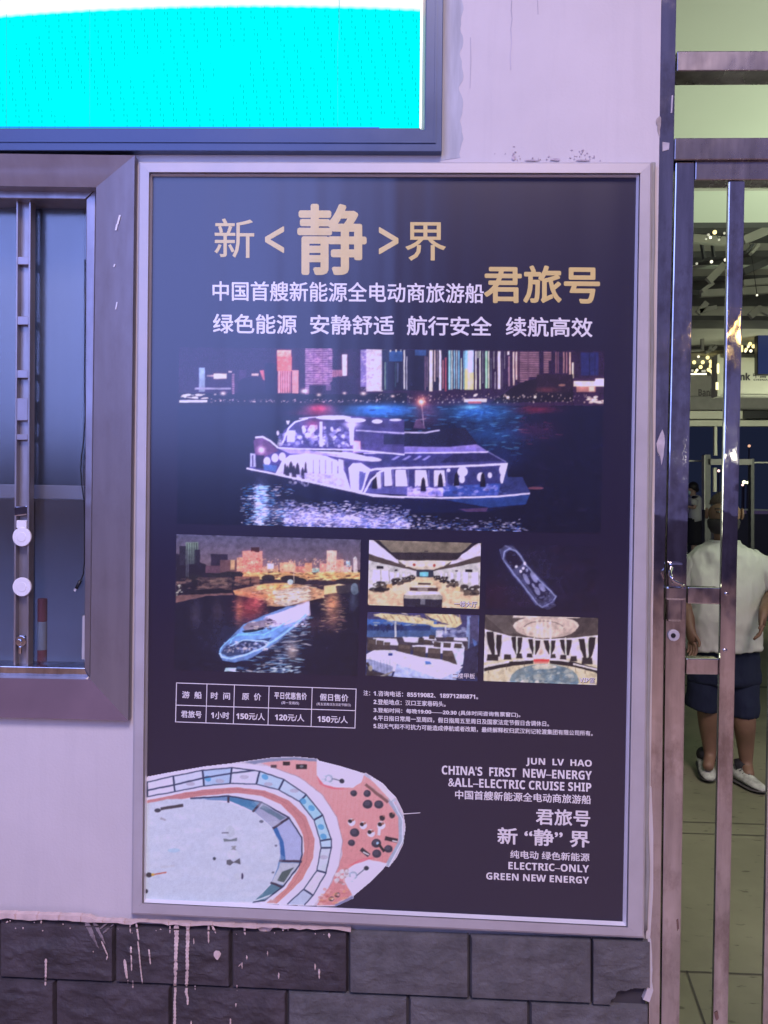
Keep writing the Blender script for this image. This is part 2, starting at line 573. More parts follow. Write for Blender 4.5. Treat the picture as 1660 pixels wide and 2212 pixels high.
def run(pts, w0, w1=None):
    w1 = w0 if w1 is None else w1
    n = len(pts) - 1
    L, R = [], []
    for i, p in enumerate(pts):
        x, y = zz(*p)
        ww = (w0 + (w1 - w0) * i / n) * K * (0.85 + 0.3 * rnd.random())
        L.append((x - ww / 2, y))
        R.append((x + ww / 2, y))
    lay_strip(L, R)
def sub(a, b, n=7, j=1.2):
    return [(a[0] + (b[0] - a[0]) * k / n + rnd.uniform(-j, j), a[1] + (b[1] - a[1]) * k / n) for k in range(n + 1)]
run(sub((806, 150), (800, 395), 9), 20, 15)
run(sub((800, 395), (795, 700), 9), 12, 10)
run(sub((858, 150), (852, 440), 9), 17, 13)
run([(852, 440), (849, 470), (856, 495), (856, 527)], 12, 8)
for a, b, w0 in [((210, 315), (207, 440), 11), ((597, 258), (600, 372), 8), ((628, 235), (650, 430), 7), ((620, 150), (634, 232), 9),
                 ((568, 318), (580, 408), 14), ((678, 272), (687, 342), 9), ((592, 150), (595, 200), 7), ((952, 150), (951, 245), 10),
                 ((883, 222), (884, 250), 7), ((890, 437), (890, 458), 8), ((1081, 435), (1082, 462), 10), ((1125, 300), (1126, 320), 8),
                 ((1271, 378), (1272, 408), 8), ((1437, 338), (1438, 368), 10), ((1455, 362), (1457, 408), 10), ((1051, 588), (1052, 640), 8),
                 ((1075, 520), (1092, 519), 8), ((1076, 518), (1076, 537), 7), ((1104, 332), (1104, 362), 8), ((1088, 352), (1102, 336), 8),
                 ((606, 415), (606, 450), 8), ((583, 412), (584, 430), 6), ((775, 165), (776, 200), 8), ((1115, 165), (1118, 208), 10), ((965, 160), (985, 200), 12),
                 ((188, 138), (188, 158), 7), ((287, 155), (288, 166), 8), ((1290, 180), (1292, 194), 9), ((1220, 280), (1221, 305), 5), ((872, 598), (873, 640), 6),
                 ((1501, 198), (1502, 222), 12), ((425, 280), (426, 288), 6), ((462, 235), (491, 300), 9), ((491, 300), (486, 322), 8)]:
    run(sub(a, b, 4, 0.8), w0, w0 * 0.7)
def patch(pts):
    c_ = (sum(p[0] for p in pts) / len(pts), sum(p[1] for p in pts) / len(pts))
    yf = tile_front(*zz(*c_))
    mb.add([W(*zz(*p), yf - 0.0006) for p in pts] + [W(*zz(*c_), yf - 0.0018)], [(i, (i + 1) % len(pts), len(pts)) for i in range(len(pts))])
patch([(975, 285), (985, 278), (1000, 280), (1009, 292), (1004, 305), (993, 322), (985, 318), (975, 303)])
patch([(1165, 165), (1250, 170), (1232, 190), (1218, 196), (1214, 222), (1206, 222), (1203, 198), (1186, 190)])
for k in range(26):
    x = rnd.uniform(20, 1560)
    y = 140 + 0.03 * x + abs(rnd.gauss(0, 22))
    r = rnd.uniform(2, 5)
    patch([(x - r, y), (x, y - r), (x + r, y), (x, y + r * rnd.uniform(1, 2))])
# ragged cement line along the top of the tiles
top, bot = [], []
for k in range(61):
    x = -400 + 2000 * k / 60
    top.append(zz(x, (108 if x < 420 else 124) + 0.036 * x))
    bot.append(zz(x, 131 + 0.0345 * x + rnd.uniform(-5, 9)))
for i in range(60):
    if zz(-400 + 2000 * i / 60, 0)[0] < 752:
        mb.plate([top[i], top[i + 1], bot[i + 1], bot[i]], TY - 0.0075 - 0.0016 * math.sin(i * 2.1), TY + 0.006)
mb.build('paint_drip', M['drip'], wall)
M['smear'] = mat('thin_paint_smear', (0.22, 0.18, 0.185), 0.8, var=0.4, nscale=45)
mb = MB()
for a, b, w0 in [((395, 150), (440, 250), 26), ((430, 150), (480, 250), 22), ((455, 180), (495, 150), 18), ((470, 200), (520, 155), 16), ((420, 200), (450, 270), 16)]:
    run(sub(a, b, 5, 2), w0, w0 * 0.35)
mb.build('paint_smear', M['smear'], wall)
# broken edge of render beside the gate post
mb = MB()
L = [(1400, 2035), (1404, 2060), (1401, 2090), (1396, 2120), (1398, 2140), (1390, 2160)]
R = [(1407, 2030), (1409, 2060), (1410, 2095), (1409, 2120), (1412, 2140), (1404, 2166)]
mb.plate(L + R[::-1], -0.016, 0.05)
mb.plate([(1398, 1700), (1408, 1700), (1412, 1800), (1412, 1920), (1405, 2034), (1396, 2034)], -0.006, 0.02)
mb.build('broken_render', M['plaster'], wall)

# ------------------------------------------------------------------ LED display
led = thing('led_screen', W(300, 326, -0.04), 'large lit led screen in a dark frame showing cyan with a white band', 'screen')
mb = MB()
mb.plate([(-900, 276), (908, 276), (908, 279), (918, 279), (923, -260), (961, -260), (955, 327), (-900, 322)], -0.022, 0.0)
mb.build('frame', M['led_frame'], led, bevel=0.004)
mb = MB()
mb.plate([(-900, 300), (938, 304), (944, -260), (948, -260), (942, 308), (-900, 304)], -0.0245, -0.021)
mb.build('frame_ridge', M['led_frame'], led)
q = NT('led_panel')
tcx = q.n('TexCoord')
sep = q.n('SeparateXYZ')
q.l(tcx.outputs['Object'], sep.inputs[0])
def mathn(op, a, b=None):
    x = q.n('Math', operation=op)
    for i, k in enumerate((a, b)):
        if k is None: continue
        if isinstance(k, (int, float)): x.inputs[i].default_value = k
        else: q.l(k, x.inputs[i])
    return x.outputs[0]
# curved edge between the white band and the cyan field (object x, z)
pk = W(450, 15, -0.016) - world_loc(led)
ed = W(0, 37, -0.016) - world_loc(led)
kk = (pk.z - ed.z) / (pk.x - ed.x) ** 2
dx = mathn('SUBTRACT', sep.outputs[0], pk.x)
curve = mathn('SUBTRACT', pk.z, mathn('MULTIPLY', mathn('MULTIPLY', dx, dx), kk))
scal = mathn('MULTIPLY', mathn('SINE', mathn('MULTIPLY', sep.outputs[0], 2 * math.pi / 0.028)), 0.0006)
dz = mathn('SUBTRACT', sep.outputs[2], mathn('ADD', curve, scal))
fac = q.n('MapRange')
fac.inputs[1].default_value = -0.002
fac.inputs[2].default_value = 0.006
q.l(dz, fac.inputs[0])
# diode rows beat into slanted dashes
col1 = mathn('SINE', mathn('ADD', mathn('MULTIPLY', sep.outputs[0], 2 * math.pi / 0.0286), mathn('MULTIPLY', sep.outputs[2], 46)))
fine = mathn('SINE', mathn('MULTIPLY', sep.outputs[0], 2 * math.pi / 0.0078))
finez = mathn('SINE', mathn('MULTIPLY', sep.outputs[2], 2 * math.pi / 0.013))
dash = mathn('MULTIPLY', mathn('GREATER_THAN', col1, 0.50), mathn('GREATER_THAN', mathn('ADD', fine, mathn('MULTIPLY', finez, 0.35)), 0.80))
nz = q.noise(tcx.outputs['Object'], 7, 2)
dash = mathn('MULTIPLY', dash, mathn('GREATER_THAN', nz, 0.40))
mx = q.n('MixRGB')
mx.inputs[1].default_value = (0.0, 1.0, 1.0, 1)
mx.inputs[2].default_value = (0.0, 0.70, 0.72, 1)
q.l(dash, mx.inputs[0])
mx2 = q.n('MixRGB')
mx2.inputs[2].default_value = (1.0, 1.0, 1.0, 1)
q.l(fac.outputs[0], mx2.inputs[0])
q.l(mx.outputs[0], mx2.inputs[1])
q.b.inputs['Base Color'].default_value = (0.0, 0.01, 0.01, 1)
q.l(mx2.outputs[0], q.b.inputs['Emission Color'])
q.b.inputs['Emission Strength'].default_value = 1.03
q.b.inputs['Specular IOR Level'].default_value = 0.0
mb = MB()
mb.plate([(-900, 279), (906, 277), (914, -260), (-900, -260)], -0.016, -0.01)
mb.build('display_panel', q.m, led)
M['led_seam'] = mat('module_seam', (0.0, 0.05, 0.06), 0.6, emit=((0.0, 0.50, 0.56), 1.0))
for x0, x1, ya, yb in [(13.5, 14.2, 30, 272), (193.5, 194.2, 20, 272), (732.6, 733.8, -200, 86), (729.6, 730.2, 88, 272)]:
    mb = MB()
    mb.plate([(x0, ya), (x1, ya), (x1, yb), (x0, yb)], -0.0166, -0.0161)
    mb.build('module_seam', M['led_seam'], led)
M['led_edge'] = mat('led_edge_strip', (0.8, 0.8, 0.8), 0.5, emit=((1.0, 0.97, 0.93), 1.1))
mb = MB()
mb.plate([(907, 276), (910.5, 276), (917, -260), (911, -260)], -0.020, -0.0165)
mb.build('edge_strip', M['led_edge'], led)
M['led_blue'] = mat('blue_module_edge', (0.0, 0.05, 0.3), 0.5, emit=((0.0, 0.16, 0.72), 0.9))
mb = MB()
mb.plate([(-900, 271.5), (820, 274), (820, 276), (-900, 274)], -0.018, -0.0165)
mb.build('blue_edge', M['led_blue'], led)

# ------------------------------------------------------------------ window on the left
win = thing('window', W(0, 1553, 0.0), 'steel framed window with security bars left of the poster, blind half down', 'window')
DI = 0.085
mb = MB()
OR_T, OR_B = (291, 335), (277, 1557)
IR_T, IR_B = (208, 404), (195, 1468)
# splayed steel surround: front edge proud of the wall, inner edge set back
def splay(a, b, c, d, yo, yi):
    A, B = W(*a, yo), W(*b, yo)
    C, D_ = W(*c, yi), W(*d, yi)
    mb.quad(A, B, C, D_)
YO, YI = -0.022, 0.006
M['sill'] = mat('sill_steel', (0.165, 0.105, 0.115), 0.5, 0.2, var=0.2, nscale=4, spec=0.3)  # darker and redder than the surround: ground reflection put into the colour
splay(OR_T, OR_B, IR_B, IR_T, YO, YI)
splay((-900, 320), OR_T, IR_T, (-860, 390), YO, YI)
mb.build('surround', M['surround'], win)
mb = MB()
for (a, b) in [(IR_T, IR_B), ((-860, 390), IR_T), (IR_B, (-860, 1450))]:
    A, B = W(*a, YI), W(*b, YI)
    mb.quad(A, B, B + Vector((0, 0.05, 0)), A + Vector((0, 0.05, 0)))
mb.build('reveal', M['surround'], win)
mb = MB()
splay(OR_B, (-900, 1528), (-860, 1450), IR_B, YO, YI)
mb.build('surround', M['sill'], win)
mb = MB()
# outer return of the surround onto the wall
def ret(a, b):
    mb.quad(W(*a, YO), W(*b, YO), Vector((W(*b, YO).x, 0.0, W(*b, YO).z)), Vector((W(*a, YO).x, 0.0, W(*a, YO).z)))
ret(OR_T, OR_B)
ret(OR_B, (-900, 1528))
mb.build('surround_edge', M['surround'], win)
mb = MB()
mb.plate([(IR_T[0] - 22, 430), (IR_T[0] - 1, 408), (IR_B[0] - 1, 1467), (IR_B[0] - 13, 1443)], 0.034, 0.10)
mb.build('stile', M['rail'], win, bevel=0.002)
mb = MB()
mb.plate([(-860, 392), (207, 406), (184, 430), (-860, 418)], 0.034, 0.10)
mb.build('top_rail', M['rail'], win, bevel=0.002)
mb = MB()
mb.plate([(-860, 1420), (183, 1443), (195, 1468), (-860, 1447)], 0.032, 0.10)
mb.build('bottom_rail', M['steel'], win, bevel=0.002)
mb = MB()
mb.plate([(35, 428), (39, 428), (33, 1446), (28.5, 1446)], 0.050, 0.075)
mb.plate([(62, 428), (66.5, 428), (61, 1446), (56.5, 1446)], 0.050, 0.075)
mb.plate([(37, 428), (64, 428), (58.5, 1446), (31, 1446)], 0.066, 0.085)
mu = mb.build('mullion', M['mullion'], win, bevel=0.001)
for (ya, yb) in [(554, 571), (683, 701), (799, 816), (860, 908), (938, 950)]:
    mb = MB()
    f = lambda y: (y - 428) / 1018 * 6.0
    mb.plate([(38.5 - f(ya), ya), (62.5 - f(ya), ya), (62.5 - f(yb), yb), (38.5 - f(yb), yb)], 0.0515, 0.066)
    mb.build('reflection_plate', M['surround'], win, bevel=0.0008)  # raised plates stand in for reflections on the polished mullion
mb = MB()
mb.plate([(35, 1124), (57, 1124), (57, 1141), (35, 1141)], 0.047, 0.066)
mb.build('latch_plate', M['white_disc'], win, bevel=0.0015)
mb = MB()
mb.plate([(30, 1094), (58, 1092), (58, 1112), (30, 1116)], 0.049, 0.066)
mb.build('latch_bracket', M['steel'], win, bevel=0.003)
for y in (1160, 1268):
    mb = MB()
    c = W(46.5, y, 0.044)
    mb.disc(c, 0.0225 * 1.03, 0.007)
    mb.disc(c - Vector((0, 0.001, 0)), 0.0125, 0.004)
    mb.build('round_cap', M['white_disc'], win, bevel=0.0015)
mb = MB()
c = W(44, 1385, 0.046)
mb.disc(c, 0.014, 0.012, 18)
mb.disc(c - Vector((0.003, 0.003, 0.002)), 0.008, 0.01, 14)
mb.bar(c + Vector((0.001, -0.001, -0.012)), c + Vector((0.0, -0.001, -0.032)), 0.008, 0.006)
mb.build('lock', M['steel'], win, bevel=0.002)
# pane
q = NT('window_glass')
tr = q.n('BsdfTransparent')
tr.inputs[0].default_value = (0.95, 0.96, 0.98, 1)
gl = q.n('BsdfGlossy')
gl.inputs['Roughness'].default_value = 0.22
fr = q.n('MapRange')
lw = q.n('LayerWeight')
lw.inputs[0].default_value = 0.25
q.l(lw.outputs['Facing'], fr.inputs[0])
fr.inputs[3].default_value = 0.05
fr.inputs[4].default_value = 0.6
ms = q.n('MixShader')
q.l(fr.outputs[0], ms.inputs[0])
q.l(tr.outputs[0], ms.inputs[1])
q.l(gl.outputs[0], ms.inputs[2])
q.l(ms.outputs[0], q.o.inputs[0])
M['glass'] = q.m
mb = MB()
mb.plate([(-860, 405), (200, 420), (190, 1455), (-860, 1435)], 0.088, 0.091)
mb.build('pane', M['glass'], win)
mb = MB()
mb.plate([(178, 1330), (184, 1330), (184, 1425), (176, 1425)], 0.078, 0.086)
mb.build('corner_bracket', M['alu'], win, bevel=0.001)
for (x, y, a, l) in [(250, 478, -0.35, 30), (246, 573, -0.3, 10), (250, 660, -0.25, 18)]:
    pass
# blind
bl = thing('roller_blind', W(50, 1080, 0.16), 'grey roller blind hanging half down behind the window glass', 'blind')
M['blind'] = mat('blind_fabric', (0.105, 0.118, 0.125), 0.8, var=0.08, nscale=1.2, stretch=(9, 9, 0.4), bump=0.15, bscale=200)
rings = []
mb = MB()
N = 60
xs = [W(-860, 0, 0.16).x + (W(182, 900, 0.16).x - W(-860, 0, 0.16).x) * i / N for i in range(N + 1)]
zt_, zb_ = W(100, 380, 0.16).z, W(100, 1060, 0.16).z
vs, fs = [], []
for x in xs:
    yy = 0.16 + 0.006 * math.sin(x * 31) + 0.004 * math.sin(x * 83 + 1)
    vs += [Vector((x, yy, zt_)), Vector((x, yy, zb_)), Vector((x, yy + 0.002, zb_)), Vector((x, yy + 0.002, zt_))]
for i in range(N):
    a, b = i * 4, i * 4 + 4
    fs += [(a, b, b + 1, a + 1), (a + 1, b + 1, b + 2, a + 2), (a + 2, b + 2, b + 3, a + 3), (a + 3, b + 3, b, a)]
mb.add(vs, fs)
mb.build('shade', M['blind'], bl, smooth=True)
M['blind_bar'] = mat('blind_bar', (0.22, 0.22, 0.24), 0.5, var=0.05)
mb = MB()
mb.plate([(-860, 1030), (181, 1049), (181, 1080), (-860, 1060)], 0.145, 0.172)
mb.build('bottom_bar', M['blind_bar'], bl, bevel=0.003)
# things inside the room
M['red'] = mat('red_paint', (0.34, 0.10, 0.10), 0.5, var=0.15)
M['white_paint'] = mat('white_paint', (0.40, 0.43, 0.44), 0.5, var=0.1)
M['grey_panel'] = mat('grey_panel', (0.64, 0.66, 0.68), 0.6, var=0.12, nscale=3)
bp = thing('reflected_post', (W(91, 1434, 0.45).x, 0.45, 0.0), 'red and white striped post placed behind the window glass for a reflection in it', 'post')  # post added inside the room in place of a reflection in the glass
x = world_loc(bp).x
z0, z1 = W(91, 1440, 0.45).z, W(91, 1300, 0.45).z
def cyl(a, b, r, m, name):
    mb = MB()
    mb.tube([(x, 0.45, a), (x, 0.45, b)], r, 20)
    mb.build(name, m, bp, smooth=False, bevel=0.002)
cyl(0.0, 0.03, 0.14, M['black'], 'base')
cyl(0.03, z0, 0.0145, M['white_paint'], 'white_band')
cyl(z0, z0 + 0.05, 0.0135, M['red'], 'red_band')
cyl(z0 + 0.05, z0 + 0.135, 0.0135, M['white_paint'], 'white_band')
cyl(z0 + 0.135, z1 + 0.01, 0.0135, M['red'], 'red_band')
cb = thing('locker', (W(110, 1434, 0.75).x, 0.9, 0.0), 'tall grey locker in the dark room behind the window', 'locker')
mb = MB()
a, b = W(-40, 0, 0.8).x, W(212, 0, 0.8).x
mb.box((a, 0.8, 0.0), (b, 1.2, 1.75))
mb.build('body', M['grey_panel'], cb, bevel=0.004)
mb = MB()
mb.box((a + 0.004, 0.785, 0.05), (a + (b - a) * 0.49, 0.8, 1.72))
mb.build('door', M['grey_panel'], cb, bevel=0.003)
mb = MB()
mb.box((a + (b - a) * 0.51, 0.785, 0.05), (b - 0.004, 0.8, 1.72))
mb.build('door', M['grey_panel'], cb, bevel=0.003)
cable = MB()
pts = [(184, 560), (184, 700), (183, 800), (184, 900), (181, 950), (176, 985), (174.5, 1015), (177, 1050), (182, 1085), (183, 1150), (182.5, 1215), (180, 1240), (174, 1256), (169, 1266)]
cable.tube([W(px, py, 0.080) for px, py in pts], 0.0016, 8)
cbl = thing('cable', W(169, 1266, 0.08), 'thin black cable with a plug hanging at the right edge of the window', 'cable')
cable.build('lead', M['black'], cbl, smooth=True)
mb = MB()
mb.tube([W(174, 1254, 0.079), W(165, 1271, 0.079)], 0.0042, 10)
mb.build('plug', M['black'], cbl, smooth=True)
mb = MB()
mb.bar(W(165.5, 1270, 0.079), W(161, 1277, 0.079), 0.006, 0.003)
mb.build('plug_tip', M['alu'], cbl)
# scratches on the surround
mb = MB()
def scr(x0, y0, x1, y1, w0):
    t = (208 - x0) / 83.0
    f = lambda x, y: YI + (YO - YI) * min(1, max(0, (x - 203) / 83.0)) - 0.002
    mb.add([W(x0 - w0, y0, f(x0, y0)), W(x0 + w0, y0, f(x0, y0)), W(x1 + w0, y1, f(x1, y1)), W(x1 - w0, y1, f(x1, y1))], [(0, 1, 2, 3)])
scr(259, 464, 254, 484, 2.0)
scr(253, 484, 250, 497, 2.0)
scr(248, 570, 246, 576, 1.6)
scr(253, 652, 250, 668, 1.2)
mb.build('scratch', M['white_disc'], win)
# ------------------------------------------------------------------ framed poster
po = thing('poster_display', W(840, 2000, 0.0), 'large dark cruise ship poster with chinese lettering in an aluminium frame', 'poster')
prof = [
    ([(300, 349), (1409, 350.5), (1392, 2027), (284, 1975)], 0.0),
    ([(300, 349), (1409, 350.5), (1392, 2027), (284, 1975)], -0.0255),
    ([(303, 351.5), (1405.5, 353), (1388.5, 2023.5), (287.5, 1972)], -0.0290),
    ([(322, 371), (1384, 373), (1357, 2004), (306.5, 1952)], -0.0300),
    ([(323.5, 373.5), (1382.5, 375), (1355, 2002.5), (309, 1951)], -0.0190),
    ([(326, 376), (1381, 377.5), (1353.5, 2001), (311.5, 1950)], -0.0240),
    ([(330, 381), (1375, 383), (1345.5, 1991), (315.5, 1941)], -0.0140),
]
mb = MB()
for (A, ya), (B, yb) in zip(prof[:-2], prof[1:-1]):
    for i in range(4):
        j = (i + 1) % 4
        mb.quad(W(*A[i], ya), W(*A[j], ya), W(*B[j], yb), W(*B[i], yb))
mb.build('frame', M['alu'], po, fix=True)
(A, ya), (B, yb) = prof[-2:]
mb = MB()
for i in range(4):
    j = (i + 1) % 4
    mb.quad(W(*A[i], ya), W(*A[j], ya), W(*B[j], yb), W(*B[i], yb))
mb.build('inner_trim', M['alu_highlight'], po)
for (a, b) in [((300, 349), (324, 374)), ((1408, 351), (1384, 375)), ((1391, 2026), (1356, 2003)), ((285, 1974), (308, 1951))]:
    mb = MB()
    dx, dy = 0.35, 0.35
    yo, yi = -0.0284, -0.0303
    mb.add([W(a[0] - dx, a[1], yo), W(a[0] + dx, a[1], yo), W(b[0] + dx, b[1], yi), W(b[0] - dx, b[1], yi)], [(0, 1, 2, 3)])
    mb.build('mitre_joint', M['gasket'], po)
mb = MB()
pts = [(1411 - (y - 350) * 0.0101 + (1.6 * math.sin(y / 37.0) * 0.5) + (3.0 * math.exp(-((y - 1870) / 60.0) ** 2)), y) for y in range(352, 2030, 24)]
mb.tube([W(x, y, -0.010) for x, y in pts], 0.0062, 10)
mb.build('sealant_bead', M['gasket'], po, smooth=True)
mb = MB()
QP = [(328, 379), (1377, 381), (1348, 1994), (313, 1944)]
mb.plate(QP, -0.0142, -0.004)
mb.build('print', M['ink'], po)

# ---- a small painter: pictures are painted in numpy and laid down as ink on a fine sheet of faces
class Canvas:
    def __init__(s, x0, y0, x1, y1, r=1.6, base=(0, 0, 0), seed=1):
        s.x0, s.y0, s.r = x0, y0, r
        s.w, s.h = int((x1 - x0) * r) + 2, int((y1 - y0) * r) + 2
        s.a = np.zeros((s.h, s.w, 3)) + np.array(base, float)
        s.view(0, 0, 1)
        s.g = np.random.default_rng(seed)
    def view(s, ox, oy, k):
        s.ox, s.oy, s.k = ox, oy, k
    def T(s, p):
        p = np.asarray(p, float)
        return (np.stack([s.ox + p[..., 0] * s.k - s.x0, s.oy + p[..., 1] * s.k - s.y0], -1)) * s.r
    def _mask(s, P):
        x0, y0 = np.floor(P.min(0)).astype(int) - 1
        x1, y1 = np.ceil(P.max(0)).astype(int) + 2
        x0, y0, x1, y1 = max(x0, 0), max(y0, 0), min(x1, s.w), min(y1, s.h)
        if x1 <= x0 or y1 <= y0: return None
        acc = np.zeros((y1 - y0, x1 - x0))
        for ox in (0.25, 0.75):
            for oy in (0.25, 0.75):
                X, Y = np.meshgrid(np.arange(x0, x1) + ox, np.arange(y0, y1) + oy)
                ins = np.zeros(X.shape, bool)
                for i in range(len(P)):
                    ax, ay = P[i]
                    bx, by = P[i - 1]
                    if ay == by: continue
                    c = ((ay > Y) != (by > Y)) & (X < (bx - ax) * (Y - ay) / (by - ay) + ax)
                    ins ^= c
                acc += ins
        return (x0, y0, x1, y1, acc / 4)
    def poly(s, pts, col, al=1.0, col2=None):
        P = s.T(pts)
        m = s._mask(P)
        if m is None: return
        x0, y0, x1, y1, k = m
        c = np.array(col, float)
        if col2 is not None:
            t = np.clip((np.arange(y0, y1) - P[:, 1].min()) / max(1e-6, np.ptp(P[:, 1])), 0, 1)[:, None, None]
            c = c * (1 - t) + np.array(col2, float) * t
        k = (k * al)[..., None]
        s.a[y0:y1, x0:x1] = s.a[y0:y1, x0:x1] * (1 - k) + c * k
    def rect(s, x0, y0, x1, y1, col, al=1.0, col2=None):
        s.poly([(x0, y0), (x1, y0), (x1, y1), (x0, y1)], col, al, col2)
    def line(s, pts, wd, col, al=1.0):
        for (a, b) in zip(pts[:-1], pts[1:]):
            a, b = np.array(a, float), np.array(b, float)
            d = b - a
            L = np.hypot(*d) or 1
            n = np.array([-d[1], d[0]]) / L * wd / 2
            e = d / L * wd * 0.2
            s.poly([a - e + n, b + e + n, b + e - n, a - e - n], col, al)
    def ell(s, cx, cy, rx, ry, col, al=1.0, rot=0, n=20):
        t = np.linspace(0, 2 * np.pi, n, endpoint=False)
        x, y = rx * np.cos(t), ry * np.sin(t)
        c, q = math.cos(rot), math.sin(rot)
        s.poly(np.stack([cx + x * c - y * q, cy + x * q + y * c], -1), col, al)
    def glow(s, cx, cy, rx, ry, col, al=1.0):
        c = s.T((cx, cy))
        R = np.array([rx, ry]) * s.k * s.r
        x0, x1 = int(max(0, c[0] - 3 * R[0])), int(min(s.w, c[0] + 3 * R[0] + 1))
        y0, y1 = int(max(0, c[1] - 3 * R[1])), int(min(s.h, c[1] + 3 * R[1] + 1))
        if x1 <= x0 or y1 <= y0: return
        X, Y = np.meshgrid(np.arange(x0, x1), np.arange(y0, y1))
        k = (al * np.exp(-((X - c[0]) / R[0]) ** 2 - ((Y - c[1]) / R[1]) ** 2))[..., None]
        s.a[y0:y1, x0:x1] = s.a[y0:y1, x0:x1] * (1 - k) + np.array(col, float) * k
    def dabs(s, x0, y0, x1, y1, n, cols, wx=(8, 30), wy=(1.5, 4), al=(0.3, 0.9), dens=None):
        for _ in range(n):
            x, y = s.g.uniform(x0, x1), s.g.uniform(y0, y1)
            if dens and s.g.random() > dens((x - x0) / (x1 - x0), (y - y0) / (y1 - y0)): continue
            c = cols[s.g.integers(len(cols))]
            s.ell(x, y, s.g.uniform(*wx) / 2, s.g.uniform(*wy) / 2, c, s.g.uniform(*al), s.g.normal(0, 0.12), 8)
    def blur(s, it=1):
        for _ in range(it):
            b = s.a.copy()
            b[1:-1] = (s.a[:-2] + 2 * s.a[1:-1] + s.a[2:]) / 4
            s.a = b.copy()
            s.a[:, 1:-1] = (b[:, :-2] + 2 * b[:, 1:-1] + b[:, 2:]) / 4
    def bloom(s, th=120, k=0.55, rad=9):
        # halo of the lights as the printed photograph has it
        b = np.clip(s.a - th, 0, None)
        for _ in range(3):
            for ax in (0, 1):
                p = np.concatenate([np.repeat(np.take(b, [0], ax), rad, ax), b, np.repeat(np.take(b, [-1], ax), rad, ax)], ax)
                q = np.cumsum(p, ax)
                n = b.shape[ax]
                hi = np.take(q, np.arange(2 * rad, 2 * rad + n), ax)
                lo = np.concatenate([np.zeros_like(np.take(q, [0], ax)), np.take(q, np.arange(0, n - 1), ax)], ax)
                b = (hi - lo) / (2 * rad + 1)
        s.a = s.a + b * k
    def lay(s, name, quad, parent, y=-0.0147, step=1.5, alpha=None, grain=3.0, wav=0.55, tone=0.075, ill=None):
        nx = max(2, int(abs(quad[1][0] - quad[0][0]) / step))
        ny = max(2, int(abs(quad[3][1] - quad[0][1]) / step))
        U, V = np.meshgrid(np.linspace(0, 1, nx + 1), np.linspace(0, 1, ny + 1))
        q = np.array(quad, float)
        X = (q[0, 0] * (1 - U) + q[1, 0] * U) * (1 - V) + (q[3, 0] * (1 - U) + q[2, 0] * U) * V
        Y = (q[0, 1] * (1 - U) + q[1, 1] * U) * (1 - V) + (q[3, 1] * (1 - U) + q[2, 1] * U) * V
        ix = np.clip((X - s.x0) * s.r - 0.5, 0, s.w - 1.001)
        iy = np.clip((Y - s.y0) * s.r - 0.5, 0, s.h - 1.001)
        # the print is a photograph: soft wavering edges and fine tonal texture
        def field(n):
            f = s.g.normal(0, 1, (ny + 1, nx + 1))
            for _ in range(n):
                f[1:-1] = (f[:-2] + 2 * f[1:-1] + f[2:]) / 4
                f[:, 1:-1] = (f[:, :-2] + 2 * f[:, 1:-1] + f[:, 2:]) / 4
            return f / (f.std() + 1e-9)
        ix = np.clip(ix + field(16) * wav, 0, s.w - 1.001)
        iy = np.clip(iy + field(16) * wav, 0, s.h - 1.001)
        tex = 1 + tone * (0.28 * field(2) + 0.8 * field(8))
        x0, y0 = ix.astype(int), iy.astype(int)
        fx, fy = (ix - x0)[..., None], (iy - y0)[..., None]
        a = s.a
        C = (a[y0, x0] * (1 - fx) + a[y0, x0 + 1] * fx) * (1 - fy) + (a[y0 + 1, x0] * (1 - fx) + a[y0 + 1, x0 + 1] * fx) * fy
        C = np.clip(C * tex[..., None] + s.g.normal(0, grain, C.shape[:2])[..., None], 0, 255)
        C = np.clip(lin(C) / (ILL if ill is None else np.array(ill)), 0.003, 0.88)
        # sheet positions: project every picture point on the plane of the print
        vx = fw.x + RT.x * (X - PW / 2) / F + UP.x * (PH / 2 - Y) / F
        vy = fw.y + RT.y * (X - PW / 2) / F + UP.y * (PH / 2 - Y) / F
        vz = fw.z + RT.z * (X - PW / 2) / F + UP.z * (PH / 2 - Y) / F
        t = (y - CAM.y) / vy
        L = world_loc(parent)
        co = np.stack([CAM.x + vx * t - L.x, CAM.y + vy * t - L.y, CAM.z + vz * t - L.z], -1).reshape(-1, 3)
        I, J = np.meshgrid(np.arange(nx), np.arange(ny))
        b = (J * (nx + 1) + I)
        fc = np.stack([b + nx + 1, b + nx + 2, b + 1, b], -1)
        if alpha is not None:
            cx = (X[:-1, :-1] + X[1:, 1:]) / 2
            cy = (Y[:-1, :-1] + Y[1:, 1:]) / 2
            fc = fc[alpha(cx, cy)]
        fc = fc.reshape(-1, 4)
        me = bpy.data.meshes.new(name)
        me.vertices.add(len(co))
        me.vertices.foreach_set('co', co.ravel())
        me.loops.add(fc.size)
        me.loops.foreach_set('vertex_index', fc.ravel().astype(np.int32))
        me.polygons.add(len(fc))
        me.polygons.foreach_set('loop_start', np.arange(0, fc.size, 4, dtype=np.int32))
        at = me.color_attributes.new('ink', 'FLOAT_COLOR', 'POINT')
        col = np.ones((len(co), 4), np.float32)
        col[:, :3] = C.reshape(-1, 3)
        at.data.foreach_set('color', col.ravel())
        me.materials.append(M['photo'])
        me.update(calc_edges=True)
        me.validate()
        o = bpy.data.objects.new(name, me)
        COL.objects.link(o)
        o.parent = parent
        return o

